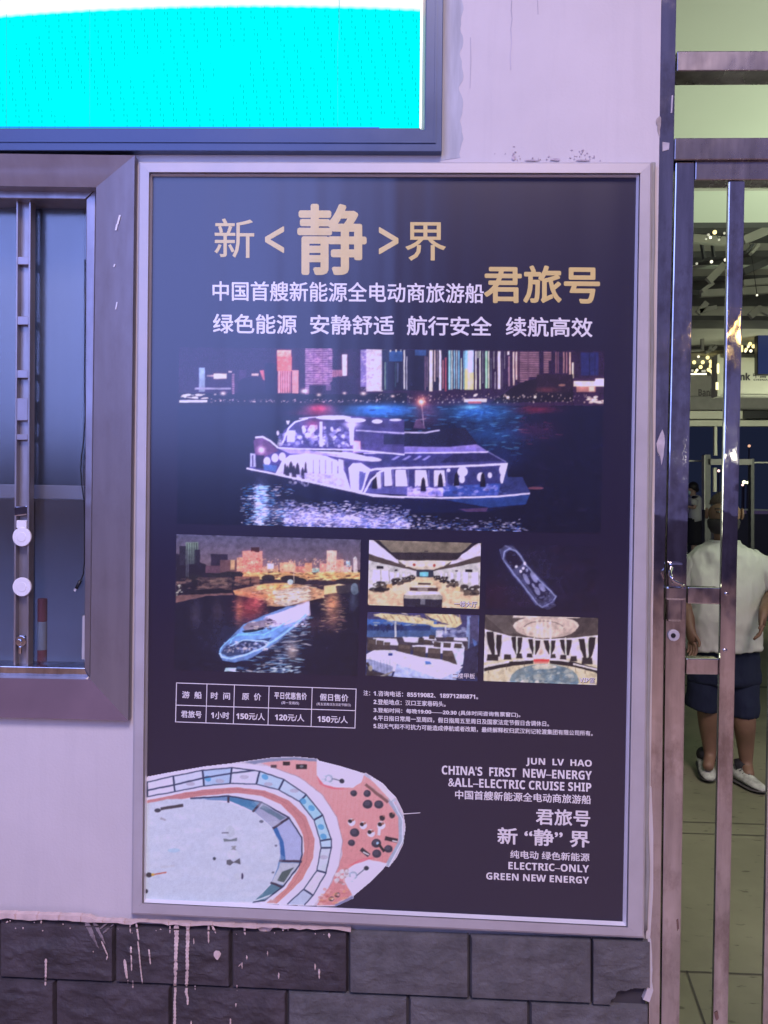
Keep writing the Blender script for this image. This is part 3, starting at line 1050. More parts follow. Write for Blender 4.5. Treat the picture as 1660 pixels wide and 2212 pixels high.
# ======== main picture: lit ship at night in front of a skyline
VA, VB = (349.5, 733.9, 0.31579), (786.3, 524.2, 0.38947)
c = Canvas(380, 742, 1312, 1160, 1.6, (22, 12, 40), 11)
R_ = c.g
c.rect(380, 742, 1312, 880, (34, 20, 52), 1, (44, 26, 58))
c.rect(380, 876, 1312, 1160, (14, 16, 46), 1, (8, 10, 36))
c.view(*VA)
c.rect(115, 365, 1680, 450, (18, 14, 36))
c.rect(255, 190, 296, 355, (140, 150, 178), 1, (120, 120, 140))
c.rect(225, 327, 475, 340, (145, 132, 158))
c.rect(308, 240, 356, 252, (150, 120, 130))
c.rect(355, 230, 445, 266, (205, 176, 168))
c.rect(455, 212, 480, 224, (190, 160, 170))
for y in range(232, 370, 12): c.rect(481, y, 498, y + 7, (185, 130, 160))
c.rect(530, 205, 580, 270, (60, 36, 76), .8)
c.rect(615, 230, 665, 246, (200, 160, 160)); c.poly([(670, 210), (700, 208), (706, 280), (690, 270)], (190, 100, 116))
c.poly([(520, 300), (560, 262), (660, 250), (700, 300), (705, 370), (520, 370)], (26, 18, 46))
c.rect(705, 160, 793, 372, (22, 20, 50)); c.rect(793, 0, 800, 10, (0, 0, 0))
c.rect(893, 0, 978, 340, (44, 24, 54), .6)
c.rect(790, 70, 886, 116, (232, 165, 160), 1, (222, 120, 112)); c.rect(790, 116, 890, 214, (205, 96, 92), 1, (218, 110, 104))
c.dabs(795, 80, 885, 210, 60, [(235, 150, 140), (190, 80, 84)], (8, 26), (6, 16), (.2, .5))
c.rect(795, 212, 886, 365, (206, 136, 146))
for x in (812, 826, 842, 858, 874): c.rect(x, 212, x + 5, 365, (70, 34, 60), .8)
c.rect(890, 208, 936, 366, (208, 138, 142)); c.rect(884, 212, 892, 366, (40, 20, 44))
for y in range(216, 366, 10): c.rect(890, y, 936, y + 3, (120, 70, 90), .5)
c.rect(982, 55, 1168, 310, (156, 116, 152))
c.rect(982, 310, 1010, 372, (150, 116, 150))
for y in range(62, 372, 15): c.rect(982, y, 1168, y + 6, (74, 44, 88), .85)
c.dabs(985, 60, 1165, 305, 240, [(190, 150, 170), (90, 56, 100), (150, 110, 160)], (10, 40), (3, 7), (.3, .8))
for x in (1040, 1100, 1140): c.rect(x, 60, x + 4, 305, (84, 54, 98), .5)
c.rect(1010, 312, 1168, 372, (40, 24, 56))
for x in range(1170, 1236, 11): c.rect(x, 206, x + 6, 255, (205, 130, 152))
c.rect(1236, 100, 1268, 246, (222, 182, 196)); c.rect(1236, 100, 1268, 118, (240, 205, 205))
c.poly([(1150, 300), (1200, 250), (1330, 250), (1350, 372), (1150, 372)], (36, 24, 58))
c.rect(1125, 306, 1160, 345, (130, 90, 140), .7)
c.rect(1360, 66, 1412, 322, (112, 94, 148)); c.rect(1400, 64, 1512, 352, (178, 160, 178))
c.dabs(1362, 70, 1508, 345, 200, [(205, 190, 196), (120, 104, 150), (200, 176, 170)], (8, 24), (4, 12), (.2, .6))
c.rect(1512, 64, 1530, 345, (112, 160, 142)); c.rect(1506, 64, 1512, 352, (215, 200, 180))
c.view(*VB)
c.rect(100, 592, 470, 818, (24, 22, 48)); c.rect(100, 600, 142, 660, (20, 26, 52)); c.rect(140, 600, 216, 658, (36, 66, 120)); c.rect(285, 594, 345, 626, (44, 66, 116))
for x, wd, ya, yb, cl in [(118, 4, 662, 815, (150, 185, 160)), (127, 3, 662, 815, (70, 100, 120)), (147, 7, 594, 606, (215, 200, 190)), (180, 7, 592, 606, (215, 200, 190)), (205, 5, 594, 606, (170, 170, 180)),
        (188, 10, 665, 775, (66, 72, 104)), (176, 4, 664, 800, (50, 80, 90)), (225, 7, 594, 812, (205, 196, 200)), (238, 5, 630, 815, (190, 180, 195)), (341, 7, 628, 820, (96, 66, 92)), (352, 5, 632, 800, (110, 80, 100)),
        (373, 17, 596, 824, (226, 200, 192)), (394, 6, 596, 770, (210, 180, 180)), (408, 6, 596, 745, (120, 96, 110)), (424, 12, 596, 820, (226, 206, 204)), (440, 5, 650, 810, (170, 96, 104)), (455, 10, 636, 824, (140, 60, 78)),
        (476, 12, 596, 815, (134, 176, 186)), (489, 6, 596, 815, (205, 214, 200)), (503, 8, 597, 810, (120, 160, 180)), (515, 5, 597, 812, (190, 205, 200)), (527, 9, 597, 812, (106, 150, 176)), (541, 6, 640, 815, (190, 200, 180)),
        (556, 6, 600, 812, (110, 150, 170)), (568, 14, 598, 700, (130, 170, 200)), (568, 14, 700, 815, (200, 196, 130)), (583, 14, 598, 815, (196, 202, 170)), (598, 22, 598, 720, (172, 190, 216)), (598, 22, 720, 815, (206, 200, 140)),
        (622, 6, 600, 815, (226, 216, 206)), (634, 5, 600, 640, (200, 205, 190)), (645, 7, 600, 812, (215, 220, 200)), (661, 4, 600, 780, (120, 120, 130)), (680, 12, 600, 808, (146, 186, 160)), (693, 6, 600, 808, (205, 200, 180)), (706, 4, 640, 806, (90, 90, 110)),
        (722, 6, 602, 700, (120, 110, 120)), (729, 4, 716, 812, (170, 160, 170)), (751, 14, 602, 812, (226, 210, 204)), (768, 3, 640, 800, (90, 80, 96)), (782, 4, 602, 700, (120, 110, 120)), (803, 12, 602, 622, (220, 196, 190)), (806, 8, 630, 796, (146, 110, 130)),
        (831, 8, 604, 792, (222, 186, 180)), (846, 8, 604, 760, (214, 180, 178)), (856, 4, 604, 770, (120, 70, 84))]:
    c.rect(x - wd / 2, ya, x + wd / 2, yb, cl)
for y in range(606, 768, 10):
    c.rect(865, y, 972 - (y > 740) * 60, y + 6, (150, 108, 124))
    if y < 720: c.rect(998, y, 1040 - (y > 650) * 14, y + 6, (156, 112, 124))
c.rect(908, 604, 918, 760, (90, 60, 84), .7)
for x, wd, ya, yb, cl in [(1066, 5, 605, 724, (150, 100, 110)), (1078, 5, 605, 724, (130, 86, 104)), (1110, 7, 606, 724, (160, 116, 120)), (1126, 5, 606, 724, (170, 120, 130)), (1145, 8, 606, 750, (214, 170, 160)), (1160, 10, 664, 752, (230, 212, 186))]:
    c.rect(x - wd / 2, ya, x + wd / 2, yb, cl)
c.rect(1205, 608, 1302, 736, (32, 34, 88)); c.rect(1250, 608, 1256, 736, (20, 20, 60)); c.rect(1280, 608, 1286, 736, (24, 24, 66))
c.poly([(830, 800), (900, 765), (1160, 728), (1160, 880), (700, 890)], (26, 18, 36)); c.rect(960, 730, 1150, 830, (36, 22, 42)); c.glow(1010, 815, 60, 14, (110, 50, 60), .6)
c.rect(1165, 768, 1336, 797, (228, 196, 184)); c.rect(1180, 797, 1286, 828, (150, 104, 104)); c.rect(1284, 754, 1336, 792, (236, 208, 196)); c.rect(1250, 800, 1280, 824, (205, 170, 160))
c.rect(1336, 755, 1350, 905, (22, 12, 40), 0)
c.dabs(0, 838, 1240, 888, 150, [(230, 205, 200), (190, 160, 160), (205, 170, 150)], (4, 11), (4, 12), (.3, .9))
c.dabs(1240, 855, 1335, 890, 22, [(240, 220, 205), (220, 190, 180)], (14, 40), (6, 12), (.5, .95))
c.rect(556, 866, 682, 884, (240, 204, 190)); c.rect(580, 880, 652, 892, (190, 70, 66)); c.ell(620, 845, 14, 7, (230, 205, 200), .9, -.5); c.ell(800, 858, 9, 8, (240, 215, 200)); c.ell(951, 855, 8, 8, (236, 214, 200)); c.ell(1100, 790, 20, 6, (160, 110, 100), .8)
c.view(*VA)
c.dabs(330, 405, 1500, 428, 130, [(230, 190, 200), (200, 160, 180), (150, 120, 150)], (6, 18), (4, 11), (.3, .9))
for (x, y, r) in [(365, 372, 8), (420, 366, 18), (975, 350, 22), (1075, 375, 14), (1380, 366, 18), (1580, 384, 13), (1250, 364, 12)]:
    c.glow(x, y, r * 1.1, r * .7, (240, 205, 205), .95)
c.dabs(130, 372, 322, 400, 20, [(240, 222, 214), (205, 180, 180)], (20, 60), (7, 14), (.6, 1)); c.rect(120, 413, 312, 428, (236, 216, 214))
c.rect(115, 440, 1680, 451, (10, 9, 30))
# reflections
for (x, y, rx, ry, cl, al) in [(1080, 470, 95, 30, (226, 74, 126), .9), (1070, 500, 160, 22, (150, 40, 90), .6), (1500, 485, 200, 42, (50, 120, 196), .8), (1470, 462, 110, 12, (120, 180, 224), .8)]:
    c.glow(x, y, rx, ry, cl, al)
c.view(*VB)
for (x, y, rx, ry, cl, al) in [(120, 930, 230, 34, (52, 116, 190), .75), (350, 940, 70, 60, (110, 50, 90), .6), (640, 940, 190, 55, (44, 108, 182), .8), (600, 912, 60, 12, (130, 190, 214), .8), (720, 1060, 180, 70, (34, 84, 160), .6), (960, 925, 110, 20, (130, 34, 64), .7), (960, 1040, 120, 50, (60, 26, 62), .6), (760, 1190, 130, 60, (26, 40, 96), .6)]:
    c.glow(x, y, rx, ry, cl, al)
c.dabs(0, 908, 880, 1180, 750, [(72, 140, 206), (18, 34, 84), (100, 170, 214), (12, 16, 50)], (20, 64), (3, 7), (.2, .6), lambda u, v: (1 - v * .75) * (.4 + .6 * u))
c.dabs(860, 910, 1090, 1150, 110, [(130, 46, 70), (60, 24, 60), (20, 16, 50)], (20, 70), (3, 6), (.2, .5), lambda u, v: 1 - v * .6)
c.dabs(950, 1100, 1330, 1580, 120, [(34, 26, 66), (10, 12, 38), (50, 34, 70)], (30, 90), (3, 6), (.15, .45))
c.ell(955, 1362, 45, 8, (120, 66, 84), .8)
# ship
c.view(*VA)
L2 = lambda pts: [((x * VB[2] + VB[0] - VA[0]) / VA[2], (y * VB[2] + VB[1] - VA[1]) / VA[2]) for x, y in pts]
hull = [(580, 878), (790, 920), (1290, 1030), (1450, 1070)] + L2([(150, 1405), (500, 1418), (925, 1390), (905, 1450), (690, 1492), (300, 1500)]) + [(1500, 1210), (1000, 1085), (700, 985), (600, 930)]
c.poly(hull, (16, 15, 44), 1, (12, 18, 58))
c.poly(L2([(450, 1425), (920, 1398), (900, 1450), (700, 1470)]), (34, 60, 128), .8); c.poly(L2([(520, 1478), (690, 1470), (680, 1492), (580, 1494)]), (96, 60, 104), .7)
c.poly([(640, 770), (600, 880), (790, 918), (1290, 1028), (1450, 1068)] + L2([(0, 1392), (740, 1402), (790, 1230), (0, 1160)]) + [(1660, 830), (1420, 790), (800, 735)], (58, 52, 112))
c.poly(L2([(785, 1232), (800, 1300), (880, 1300), (925, 1390), (740, 1402)]), (40, 46, 100)); c.dabs(2150, 1000, 2350, 1060, 40, [(96, 110, 170), (20, 24, 60)], (14, 40), (6, 18), (.3, .7))
c.poly([(628, 690), (650, 668), (700, 668), (780, 740), (800, 760), (700, 800), (640, 790)], (92, 54, 104)); c.glow(682, 752, 26, 26, (240, 205, 225), .95)
c.poly([(605, 775), (640, 780), (645, 870), (605, 870)], (170, 160, 196)); c.rect(618, 790, 628, 868, (60, 50, 90)); c.rect(646, 790, 700, 880, (34, 26, 60))
for (x, y) in [(720, 830), (775, 808), (825, 800)]: c.ell(x, y, 24, 30, (214, 186, 220), .95)
c.poly([(690, 850), (790, 860), (780, 905), (700, 890)], (70, 100, 160), .8)
c.line([(640, 668), (690, 664), (740, 690), (795, 738)], 13, (228, 206, 236))
a1 = [(786, 916), (830, 832), (880, 796), (1000, 786), (1120, 800), (1200, 836), (1250, 915), (1286, 1025)]
c.poly(a1, (196, 176, 208)); c.poly([(850, 870), (1240, 940), (1280, 1022), (800, 912)], (158, 146, 190), .8)
for x in range(1000, 1230, 42): c.poly([(x, 815), (x + 34, 823), (x + 34, 905), (x, 898)], (226, 206, 232)); c.rect(x + 34, 820, x + 42, 915, (88, 76, 130))
for (x, y, w_) in [(860, 880, 16), (885, 850, 18), (905, 880, 18), (930, 860, 16), (965, 890, 14), (985, 850, 10), (845, 860, 12)]: c.poly([(x - w_, y + 60), (x - w_ * .6, y), (x, y - 22), (x + w_ * .6, y), (x + w_, y + 62)], (28, 22, 46), .95)
c.dabs(870, 920, 1270, 1000, 90, [(205, 190, 214), (130, 120, 170)], (10, 30), (10, 24), (.2, .6))
c.line(a1, 13, (222, 200, 236))
a2 = [(1300, 1022), (1284, 878), (1310, 850), (1362, 848), (1422, 886), (1368, 1042)]
c.poly(a2, (190, 172, 210)); c.poly([(1350, 900), (1400, 905), (1372, 1030), (1350, 1030)], (80, 80, 140)); c.rect(1315, 870, 1350, 920, (226, 206, 226)); c.line(a2 + [a2[0]], 11, (222, 202, 236))
a3 = L2([(5, 1388), (40, 1312), (90, 1268), (160, 1252), (790, 1226), (765, 1330), (742, 1400)])
c.poly(a3, (44, 44, 100))
c.view(*VB)
for (x, ya, w_) in [(70, 1275, 26), (115, 1258, 42), (176, 1260, 66), (285, 1262, 72), (390, 1262, 66)]: c.poly([(x, ya), (x + w_ * .85, ya), (x + w_, ya + 90), (x, ya + 92)], (226, 204, 220)); c.rect(x + w_, ya, x + w_ + 8, 1360, (90, 84, 140))
for (x, y, rx, ry) in [(548, 1270, 28, 28), (545, 1312, 16, 22), (650, 1300, 22, 26), (770, 1260, 18, 30), (765, 1310, 8, 26), (700, 1290, 12, 16), (470, 1262, 10, 10)]: c.ell(x, y, rx, ry, (214, 198, 224), .95)
c.poly([(240, 1358), (440, 1358), (440, 1408), (240, 1405)], (176, 156, 208), .9); c.poly([(0, 1360), (240, 1352), (240, 1402), (0, 1385)], (98, 92, 160), .6); c.poly([(440, 1350), (760, 1335), (745, 1402), (440, 1410)], (50, 74, 150), .8)
c.dabs(250, 1340, 740, 1400, 90, [(90, 90, 160), (190, 174, 216), (40, 40, 90)], (10, 40), (8, 24), (.2, .6))
for (x, y) in [(425, 1310), (515, 1305), (60, 1320), (660, 1310), (330, 1335)]: c.poly([(x - 16, y + 44), (x - 10, y - 20), (x, y - 36), (x + 10, y - 20), (x + 16, y + 44)], (16, 14, 34))
c.poly([(0, 1164), (690, 1160), (790, 1215), (790, 1228), (160, 1250), (0, 1230)], (50, 48, 106)); c.poly([(500, 1170), (690, 1166), (770, 1212), (420, 1220)], (34, 32, 78))
for x in (150, 210, 270, 320): c.poly([(x, 1205), (x + 40, 1180), (x + 55, 1184), (x + 20, 1206)], (130, 120, 180))
c.ell(40, 1200, 60, 12, (214, 192, 224), .9, .1)
c.line([(0, 1166), (450, 1164), (690, 1160)], 9, (216, 196, 232)); c.line([(690, 1160), (790, 1216)], 4, (130, 120, 170)); c.line([(0, 1270), (60, 1256), (160, 1250), (480, 1243), (790, 1228)], 11, (226, 206, 238)); c.line([(0, 1390), (40, 1318), (90, 1270), (160, 1250)], 10, (226, 206, 238))
c.poly([(785, 1222), (800, 1222), (770, 1335), (760, 1330)], (226, 210, 232))
c.poly([(-120, 1135), (0, 1050), (340, 1058), (470, 1030), (565, 1028), (632, 1118), (480, 1132)], (24, 24, 54)); c.poly([(-120, 1128), (480, 1132), (625, 1118), (690, 1158), (-120, 1168)], (140, 122, 178), 1, (100, 90, 156))
c.poly([(0, 1060), (160, 1062), (160, 1130), (0, 1130)], (80, 76, 136)); c.dabs(0, 1062, 165, 1126, 40, [(150, 140, 190), (36, 34, 76)], (10, 26), (14, 40), (.3, .7))
c.line([(60, 1048), (340, 1054), (420, 1040)], 8, (190, 176, 214)); c.line([(320, 885), (335, 1030)], 5, (150, 120, 150)); c.line([(290, 985), (345, 975)], 5, (140, 110, 140)); c.poly([(285, 990), (310, 975), (345, 1030), (275, 1030)], (90, 60, 100), .8)
c.glow(318, 882, 34, 34, (230, 120, 110), .6); c.glow(318, 882, 15, 15, (255, 226, 200), 1)
c.view(*VA)
c.poly([(800, 735), (835, 620), (900, 560), (1010, 530), (1300, 520), (1660, 545), (1660, 780)], (66, 56, 118), .9); c.poly([(890, 560), (1050, 528), (1500, 540), (1530, 600), (1300, 570), (1000, 560)], (50, 40, 92), .9)
c.dabs(800, 640, 1310, 728, 190, [(56, 48, 104), (140, 128, 186), (216, 200, 226), (100, 92, 160)], (12, 46), (8, 30), (.3, .8))
c.poly([(860, 620), (915, 620), (910, 700), (858, 700)], (206, 190, 222)); c.dabs(960, 590, 1060, 670, 30, [(230, 210, 230), (160, 140, 190)], (14, 34), (14, 40), (.6, 1)); c.dabs(1090, 600, 1290, 690, 40, [(224, 206, 228), (120, 110, 170), (70, 60, 110)], (14, 40), (14, 44), (.5, .9))
c.glow(1030, 570, 60, 30, (190, 70, 120), .5)
for (x, y, rx, ry) in [(1175, 532, 122, 15), (1326, 550, 72, 15), (1475, 558, 37, 14), (1600, 548, 42, 8)]: c.ell(x, y, rx, ry, (228, 210, 240))
c.line([(940, 538), (1060, 528)], 8, (200, 180, 220)); c.rect(1080, 560, 1100, 730, (220, 202, 232)); c.poly([(1282, 575), (1318, 575), (1312, 720), (1290, 720)], (234, 216, 238)); c.glow(1300, 580, 50, 22, (240, 220, 240), .8)
c.line([(828, 705), (868, 605), (915, 562), (1000, 536)], 11, (222, 204, 236)); c.poly([(850, 552), (880, 552), (868, 580), (858, 578)], (220, 200, 226)); c.ell(795, 638, 10, 18, (190, 170, 200))
c.poly([(1000, 760), (1290, 770), (1490, 820), (1440, 832), (1380, 828), (1060, 780)], (226, 204, 232)); c.poly([(1310, 690), (1360, 694), (1362, 760), (1312, 770)], (222, 150, 176)); c.rect(1318, 700, 1326, 764, (240, 190, 205))
c.line([(800, 740), (1000, 748), (1300, 752), (1660, 785)], 10, (216, 198, 232)); c.poly([(800, 745), (1000, 755), (1300, 800), (1000, 782), (880, 780)], (150, 132, 186))
c.line([(1330, 620), (1660, 640)], 9, (180, 166, 210)); c.poly([(1520, 645), (1660, 650), (1660, 715), (1520, 715)], (34, 32, 72))
c.line([(582, 880), (790, 922), (1290, 1032), (1450, 1068), (1660, 1078)], 12, (228, 208, 238))
c.line(L2([(0, 1392), (150, 1408), (450, 1416), (740, 1408), (920, 1391)]), 11, (222, 204, 240))
# wake
c.blur(1)
for (x, y, rx, ry, al) in [(680, 1120, 46, 130, .6), (1000, 1210, 120, 60, .7), (1250, 1235, 170, 46, .75), (1480, 1250, 150, 36, .6), (800, 1180, 90, 70, .4)]: c.glow(x, y, rx, ry, (176, 164, 208), al)
blu = [(216, 204, 234), (90, 150, 210), (40, 90, 160), (230, 214, 236), (20, 28, 80)]
c.dabs(545, 985, 900, 1272, 800, blu, (12, 50), (3, 9), (.3, .75), lambda u, v: (1 - abs(u - .38) * 1.1) * (0.5 + .6 * v))
c.dabs(640, 1000, 720, 1272, 110, [(226, 208, 236), (150, 190, 226)], (20, 60), (4, 11), (.4, .8))
wh = [(222, 202, 232), (200, 184, 222), (232, 214, 238), (150, 140, 200), (60, 80, 150)]
c.dabs(840, 1100, 1700, 1295, 2600, wh, (10, 44), (3, 11), (.25, .7), lambda u, v: min(1, 0.15 + v * 1.4 - max(0, u - .25) * .5))
c.view(*VB)
c.dabs(0, 1490, 900, 1606, 1400, wh + [(30, 70, 150), (14, 20, 66)], (8, 34), (3, 8), (.25, .7), lambda u, v: max(0, v * 1.5 - u * .35 - .1))
c.rect(0, 1607, 1400, 1700, (22, 14, 36))
c.blur(2)
QM = [(387, 750), (1307, 757.5), (1298, 1153), (382.5, 1131)]
c.bloom(120, 0.46, 10)
c.bloom(110, 0.18, 3)
c.lay('ship_photo', QM, po, wav=0.25, tone=0.06)

# ======== harbour picture
VC = (349.5, 1127.1, 0.31579)
c = Canvas(372, 1148, 784, 1462, 1.6, (20, 18, 38), 12)
c.view(*VC)
c.rect(60, 80, 1400, 350, (74, 70, 98), 1, (122, 96, 108))
c.rect(60, 330, 1400, 520, (44, 34, 50)); c.rect(60, 480, 1400, 1060, (22, 20, 40), 1, (12, 14, 40))
c.poly([(95, 220), (130, 225), (300, 292), (330, 350), (700, 380), (700, 470), (95, 520)], (30, 24, 40))
for (x0, y0, x1, y1, cl, c2) in [(122, 165, 168, 300, (40, 34, 50), None), (165, 140, 250, 290, (116, 130, 120), (60, 62, 70)), (228, 190, 262, 290, (36, 30, 48), None), (335, 222, 452, 300, (42, 32, 52), None), (300, 300, 400, 350, (92, 62, 80), None), (400, 262, 515, 352, (96, 66, 74), None), (470, 262, 500, 330, (190, 150, 120), None),
        (515, 245, 560, 340, (196, 140, 122), None), (553, 200, 690, 375, (214, 132, 126), (190, 110, 100)), (612, 174, 668, 208, (56, 34, 40), None), (690, 300, 800, 362, (150, 110, 110), (200, 160, 120)), (720, 285, 768, 322, (196, 180, 190), None), (808, 278, 916, 352, (206, 150, 130), None), (870, 266, 900, 290, (200, 150, 140), None), (916, 305, 984, 352, (170, 110, 104), None), (980, 282, 1028, 352, (206, 140, 116), None), (1080, 285, 1130, 350, (190, 130, 126), None), (1130, 198, 1196, 345, (222, 170, 160), None), (1150, 196, 1172, 215, (230, 190, 180), None), (1196, 258, 1245, 345, (214, 150, 140), None), (1245, 300, 1300, 350, (190, 150, 150), None), (1312, 250, 1340, 368, (190, 170, 176), None), (1262, 268, 1290, 310, (150, 170, 190), None), (1030, 318, 1080, 345, (130, 160, 160), None)]:
    c.rect(x0, y0, x1, y1, cl, 1, c2)
c.poly([(1312, 252), (1326, 235), (1340, 252)], (200, 190, 200))
for x in range(172, 250, 16): c.rect(x, 145, x + 5, 288, (40, 40, 50), .8)
c.dabs(556, 205, 688, 370, 140, [(226, 156, 146), (176, 96, 96), (236, 176, 156)], (6, 18), (5, 14), (.3, .7)); c.dabs(515, 250, 1300, 352, 330, [(240, 190, 150), (120, 70, 76), (220, 160, 140)], (6, 16), (4, 12), (.3, .7))
for x in range(1136, 1240, 12): c.rect(x, 215, x + 3, 345, (150, 96, 100), .6)
c.rect(560, 348, 1360, 395, (206, 160, 110), .85); c.dabs(560, 345, 1360, 400, 200, [(246, 214, 150), (150, 100, 70), (230, 180, 130), (60, 40, 46)], (14, 50), (5, 12), (.3, .9))
for (x, y, rx, ry) in [(730, 385, 46, 24), (880, 390, 66, 24), (930, 405, 60, 22), (470, 360, 90, 18), (520, 420, 60, 20), (230, 390, 60, 30), (380, 365, 70, 16), (1280, 405, 90, 18)]: c.ell(x, y, rx, ry, (34, 30, 38), .95)
c.rect(245, 380, 480, 470, (74, 54, 60), .9); c.rect(330, 385, 450, 430, (106, 80, 76)); c.rect(500, 375, 670, 432, (120, 78, 72)); c.rect(600, 380, 612, 430, (60, 40, 44)); c.dabs(100, 390, 680, 470, 140, [(130, 96, 90), (24, 18, 30), (60, 46, 54)], (20, 60), (6, 18), (.3, .7)); c.dabs(100, 430, 140, 500, 12, [(170, 160, 150)], (10, 24), (8, 16))
c.poly([(95, 505), (300, 490), (480, 484), (490, 500), (300, 510), (110, 552), (95, 556)], (110, 76, 78)); c.poly([(180, 470), (400, 455), (480, 470), (480, 488), (200, 500)], (24, 20, 32))
c.rect(165, 190, 172, 380, (80, 80, 90), .8); c.line([(905, 320), (905, 420)], 5, (180, 160, 150)); c.line([(178, 200), (182, 380)], 5, (90, 88, 100))
# moored ferry
c.poly([(490, 470), (700, 425), (830, 415), (1010, 440), (1110, 470), (1110, 520), (850, 580), (720, 580), (720, 545), (500, 500)], (170, 130, 104))
c.poly([(680, 430), (860, 420), (930, 440), (780, 460), (620, 470)], (220, 160, 110)); c.poly([(760, 475), (1010, 440), (1020, 530), (850, 580), (770, 560)], (176, 160, 156)); c.poly([(490, 470), (620, 490), (780, 500), (780, 540), (620, 515), (500, 492)], (214, 150, 110)); c.poly([(770, 500), (1020, 465), (1020, 478), (780, 515)], (226, 204, 190)); c.poly([(780, 530), (1020, 495), (1020, 512), (850, 545)], (206, 188, 176))
c.dabs(620, 430, 1110, 570, 230, [(236, 206, 170), (90, 60, 56), (210, 180, 160), (130, 100, 90)], (14, 50), (4, 12), (.3, .8)); c.poly([(720, 575), (850, 584), (1040, 535), (1110, 520), (1110, 540), (850, 592)], (20, 16, 30)); c.poly([(1110, 440), (1210, 425), (1300, 440), (1250, 480), (1110, 500)], (214, 176, 140)); c.poly([(1190, 440), (1300, 430), (1280, 490), (1200, 490)], (50, 44, 56)); c.ell(1320, 460, 26, 40, (120, 140, 160), .7); c.ell(880, 412, 20, 18, (190, 200, 210), .9)
# reflections
for (x, y, rx, ry, cl, al) in [(600, 600, 90, 90, (150, 56, 66), .9), (640, 560, 50, 40, (190, 86, 96), .8), (530, 610, 22, 90, (190, 110, 90), .8), (1165, 560, 46, 70, (214, 150, 110), .95), (1170, 660, 46, 70, (150, 100, 90), .7), (230, 630, 40, 90, (60, 52, 72), .7), (380, 610, 40, 80, (66, 52, 70), .6), (1000, 700, 160, 60, (70, 44, 60), .6), (1310, 540, 30, 60, (70, 76, 104), .7)]:
    c.glow(x, y, rx, ry, cl, al)
c.dabs(490, 540, 720, 720, 170, [(60, 24, 40), (206, 120, 110), (120, 50, 60)], (20, 60), (3, 7), (.2, .5)); c.dabs(1090, 500, 1260, 760, 150, [(230, 180, 140), (60, 40, 56), (150, 100, 90)], (20, 60), (3, 7), (.2, .6)); c.dabs(100, 560, 1340, 1030, 420, [(40, 38, 64), (10, 10, 26), (54, 46, 70)], (30, 90), (3, 6), (.1, .35))
c.poly([(700, 640), (850, 590), (1010, 540), (1020, 640), (820, 760), (760, 700)], (196, 172, 190), .75)
# bow wave light on the water
c.dabs(520, 640, 1010, 1040, 800, [(170, 190, 214), (110, 150, 190), (214, 200, 206), (30, 50, 90), (14, 20, 50)], (24, 90), (4, 11), (.3, .85), lambda u, v: max(0, 1 - 2.2 * abs(u - (.95 - .55 * v))))
c.glow(890, 880, 40, 60, (220, 190, 180), .7)
# ship seen from above
c.glow(640, 800, 300, 130, (60, 70, 110), .45)
sh = [(392, 905), (398, 870), (430, 835), (560, 700), (700, 640), (860, 580), (1000, 560), (1012, 620), (990, 660), (780, 830), (620, 930), (500, 962), (420, 950)]
c.poly(sh, (96, 120, 170)); c.poly([(405, 900), (440, 850), (600, 800), (760, 780), (700, 860), (560, 910), (450, 920)], (50, 60, 96)); c.dabs(430, 820, 720, 890, 120, [(206, 190, 206), (40, 46, 80), (120, 130, 180)], (10, 30), (6, 20), (.4, .9))
c.poly([(470, 820), (520, 770), (560, 700), (700, 650), (1000, 560), (1000, 640), (760, 790), (620, 810)], (110, 140, 196)); c.poly([(700, 660), (860, 600), (1010, 545), (1005, 640), (870, 700), (770, 720)], (206, 182, 210)); c.poly([(555, 720), (590, 690), (700, 672), (785, 685), (700, 730), (570, 745)], (130, 116, 136)); c.poly([(550, 748), (700, 722), (690, 752), (570, 766)], (26, 30, 48)); c.dabs(570, 685, 770, 735, 16, [(50, 44, 58), (200, 180, 180)], (10, 40), (5, 12), (.7, .95)); c.poly([(695, 664), (720, 656), (785, 680), (780, 706)], (40, 36, 56))
c.line([(470, 830), (480, 800), (520, 775), (700, 770), (780, 730), (900, 660)], 9, (130, 180, 226)); c.line([(470, 850), (560, 810), (700, 815), (740, 830)], 8, (170, 196, 236)); c.line([(395, 900), (410, 925), (470, 935), (560, 915), (700, 860), (860, 750), (990, 640)], 13, (160, 190, 236)); c.line([(520, 770), (600, 762), (720, 740)], 8, (120, 170, 220)); c.line([(395, 890), (420, 850), (470, 800)], 8, (130, 170, 220))
c.dabs(700, 640, 1000, 720, 60, [(230, 206, 226), (150, 130, 170), (190, 170, 210)], (14, 50), (5, 14), (.4, .8)); c.line([(990, 630), (880, 730), (720, 850)], 6, (120, 160, 210))
c.poly([(435, 1000), (510, 1000), (505, 1030), (430, 1030)], (170, 190, 206)); c.dabs(520, 990, 940, 1040, 90, [(190, 200, 214), (60, 80, 120), (20, 24, 50)], (20, 60), (6, 14), (.4, .9))
c.blur(2)
c.bloom(120, 0.4, 8)
c.lay('harbour_photo', [(381.5, 1154), (780, 1166), (773, 1460), (376, 1447)], po)

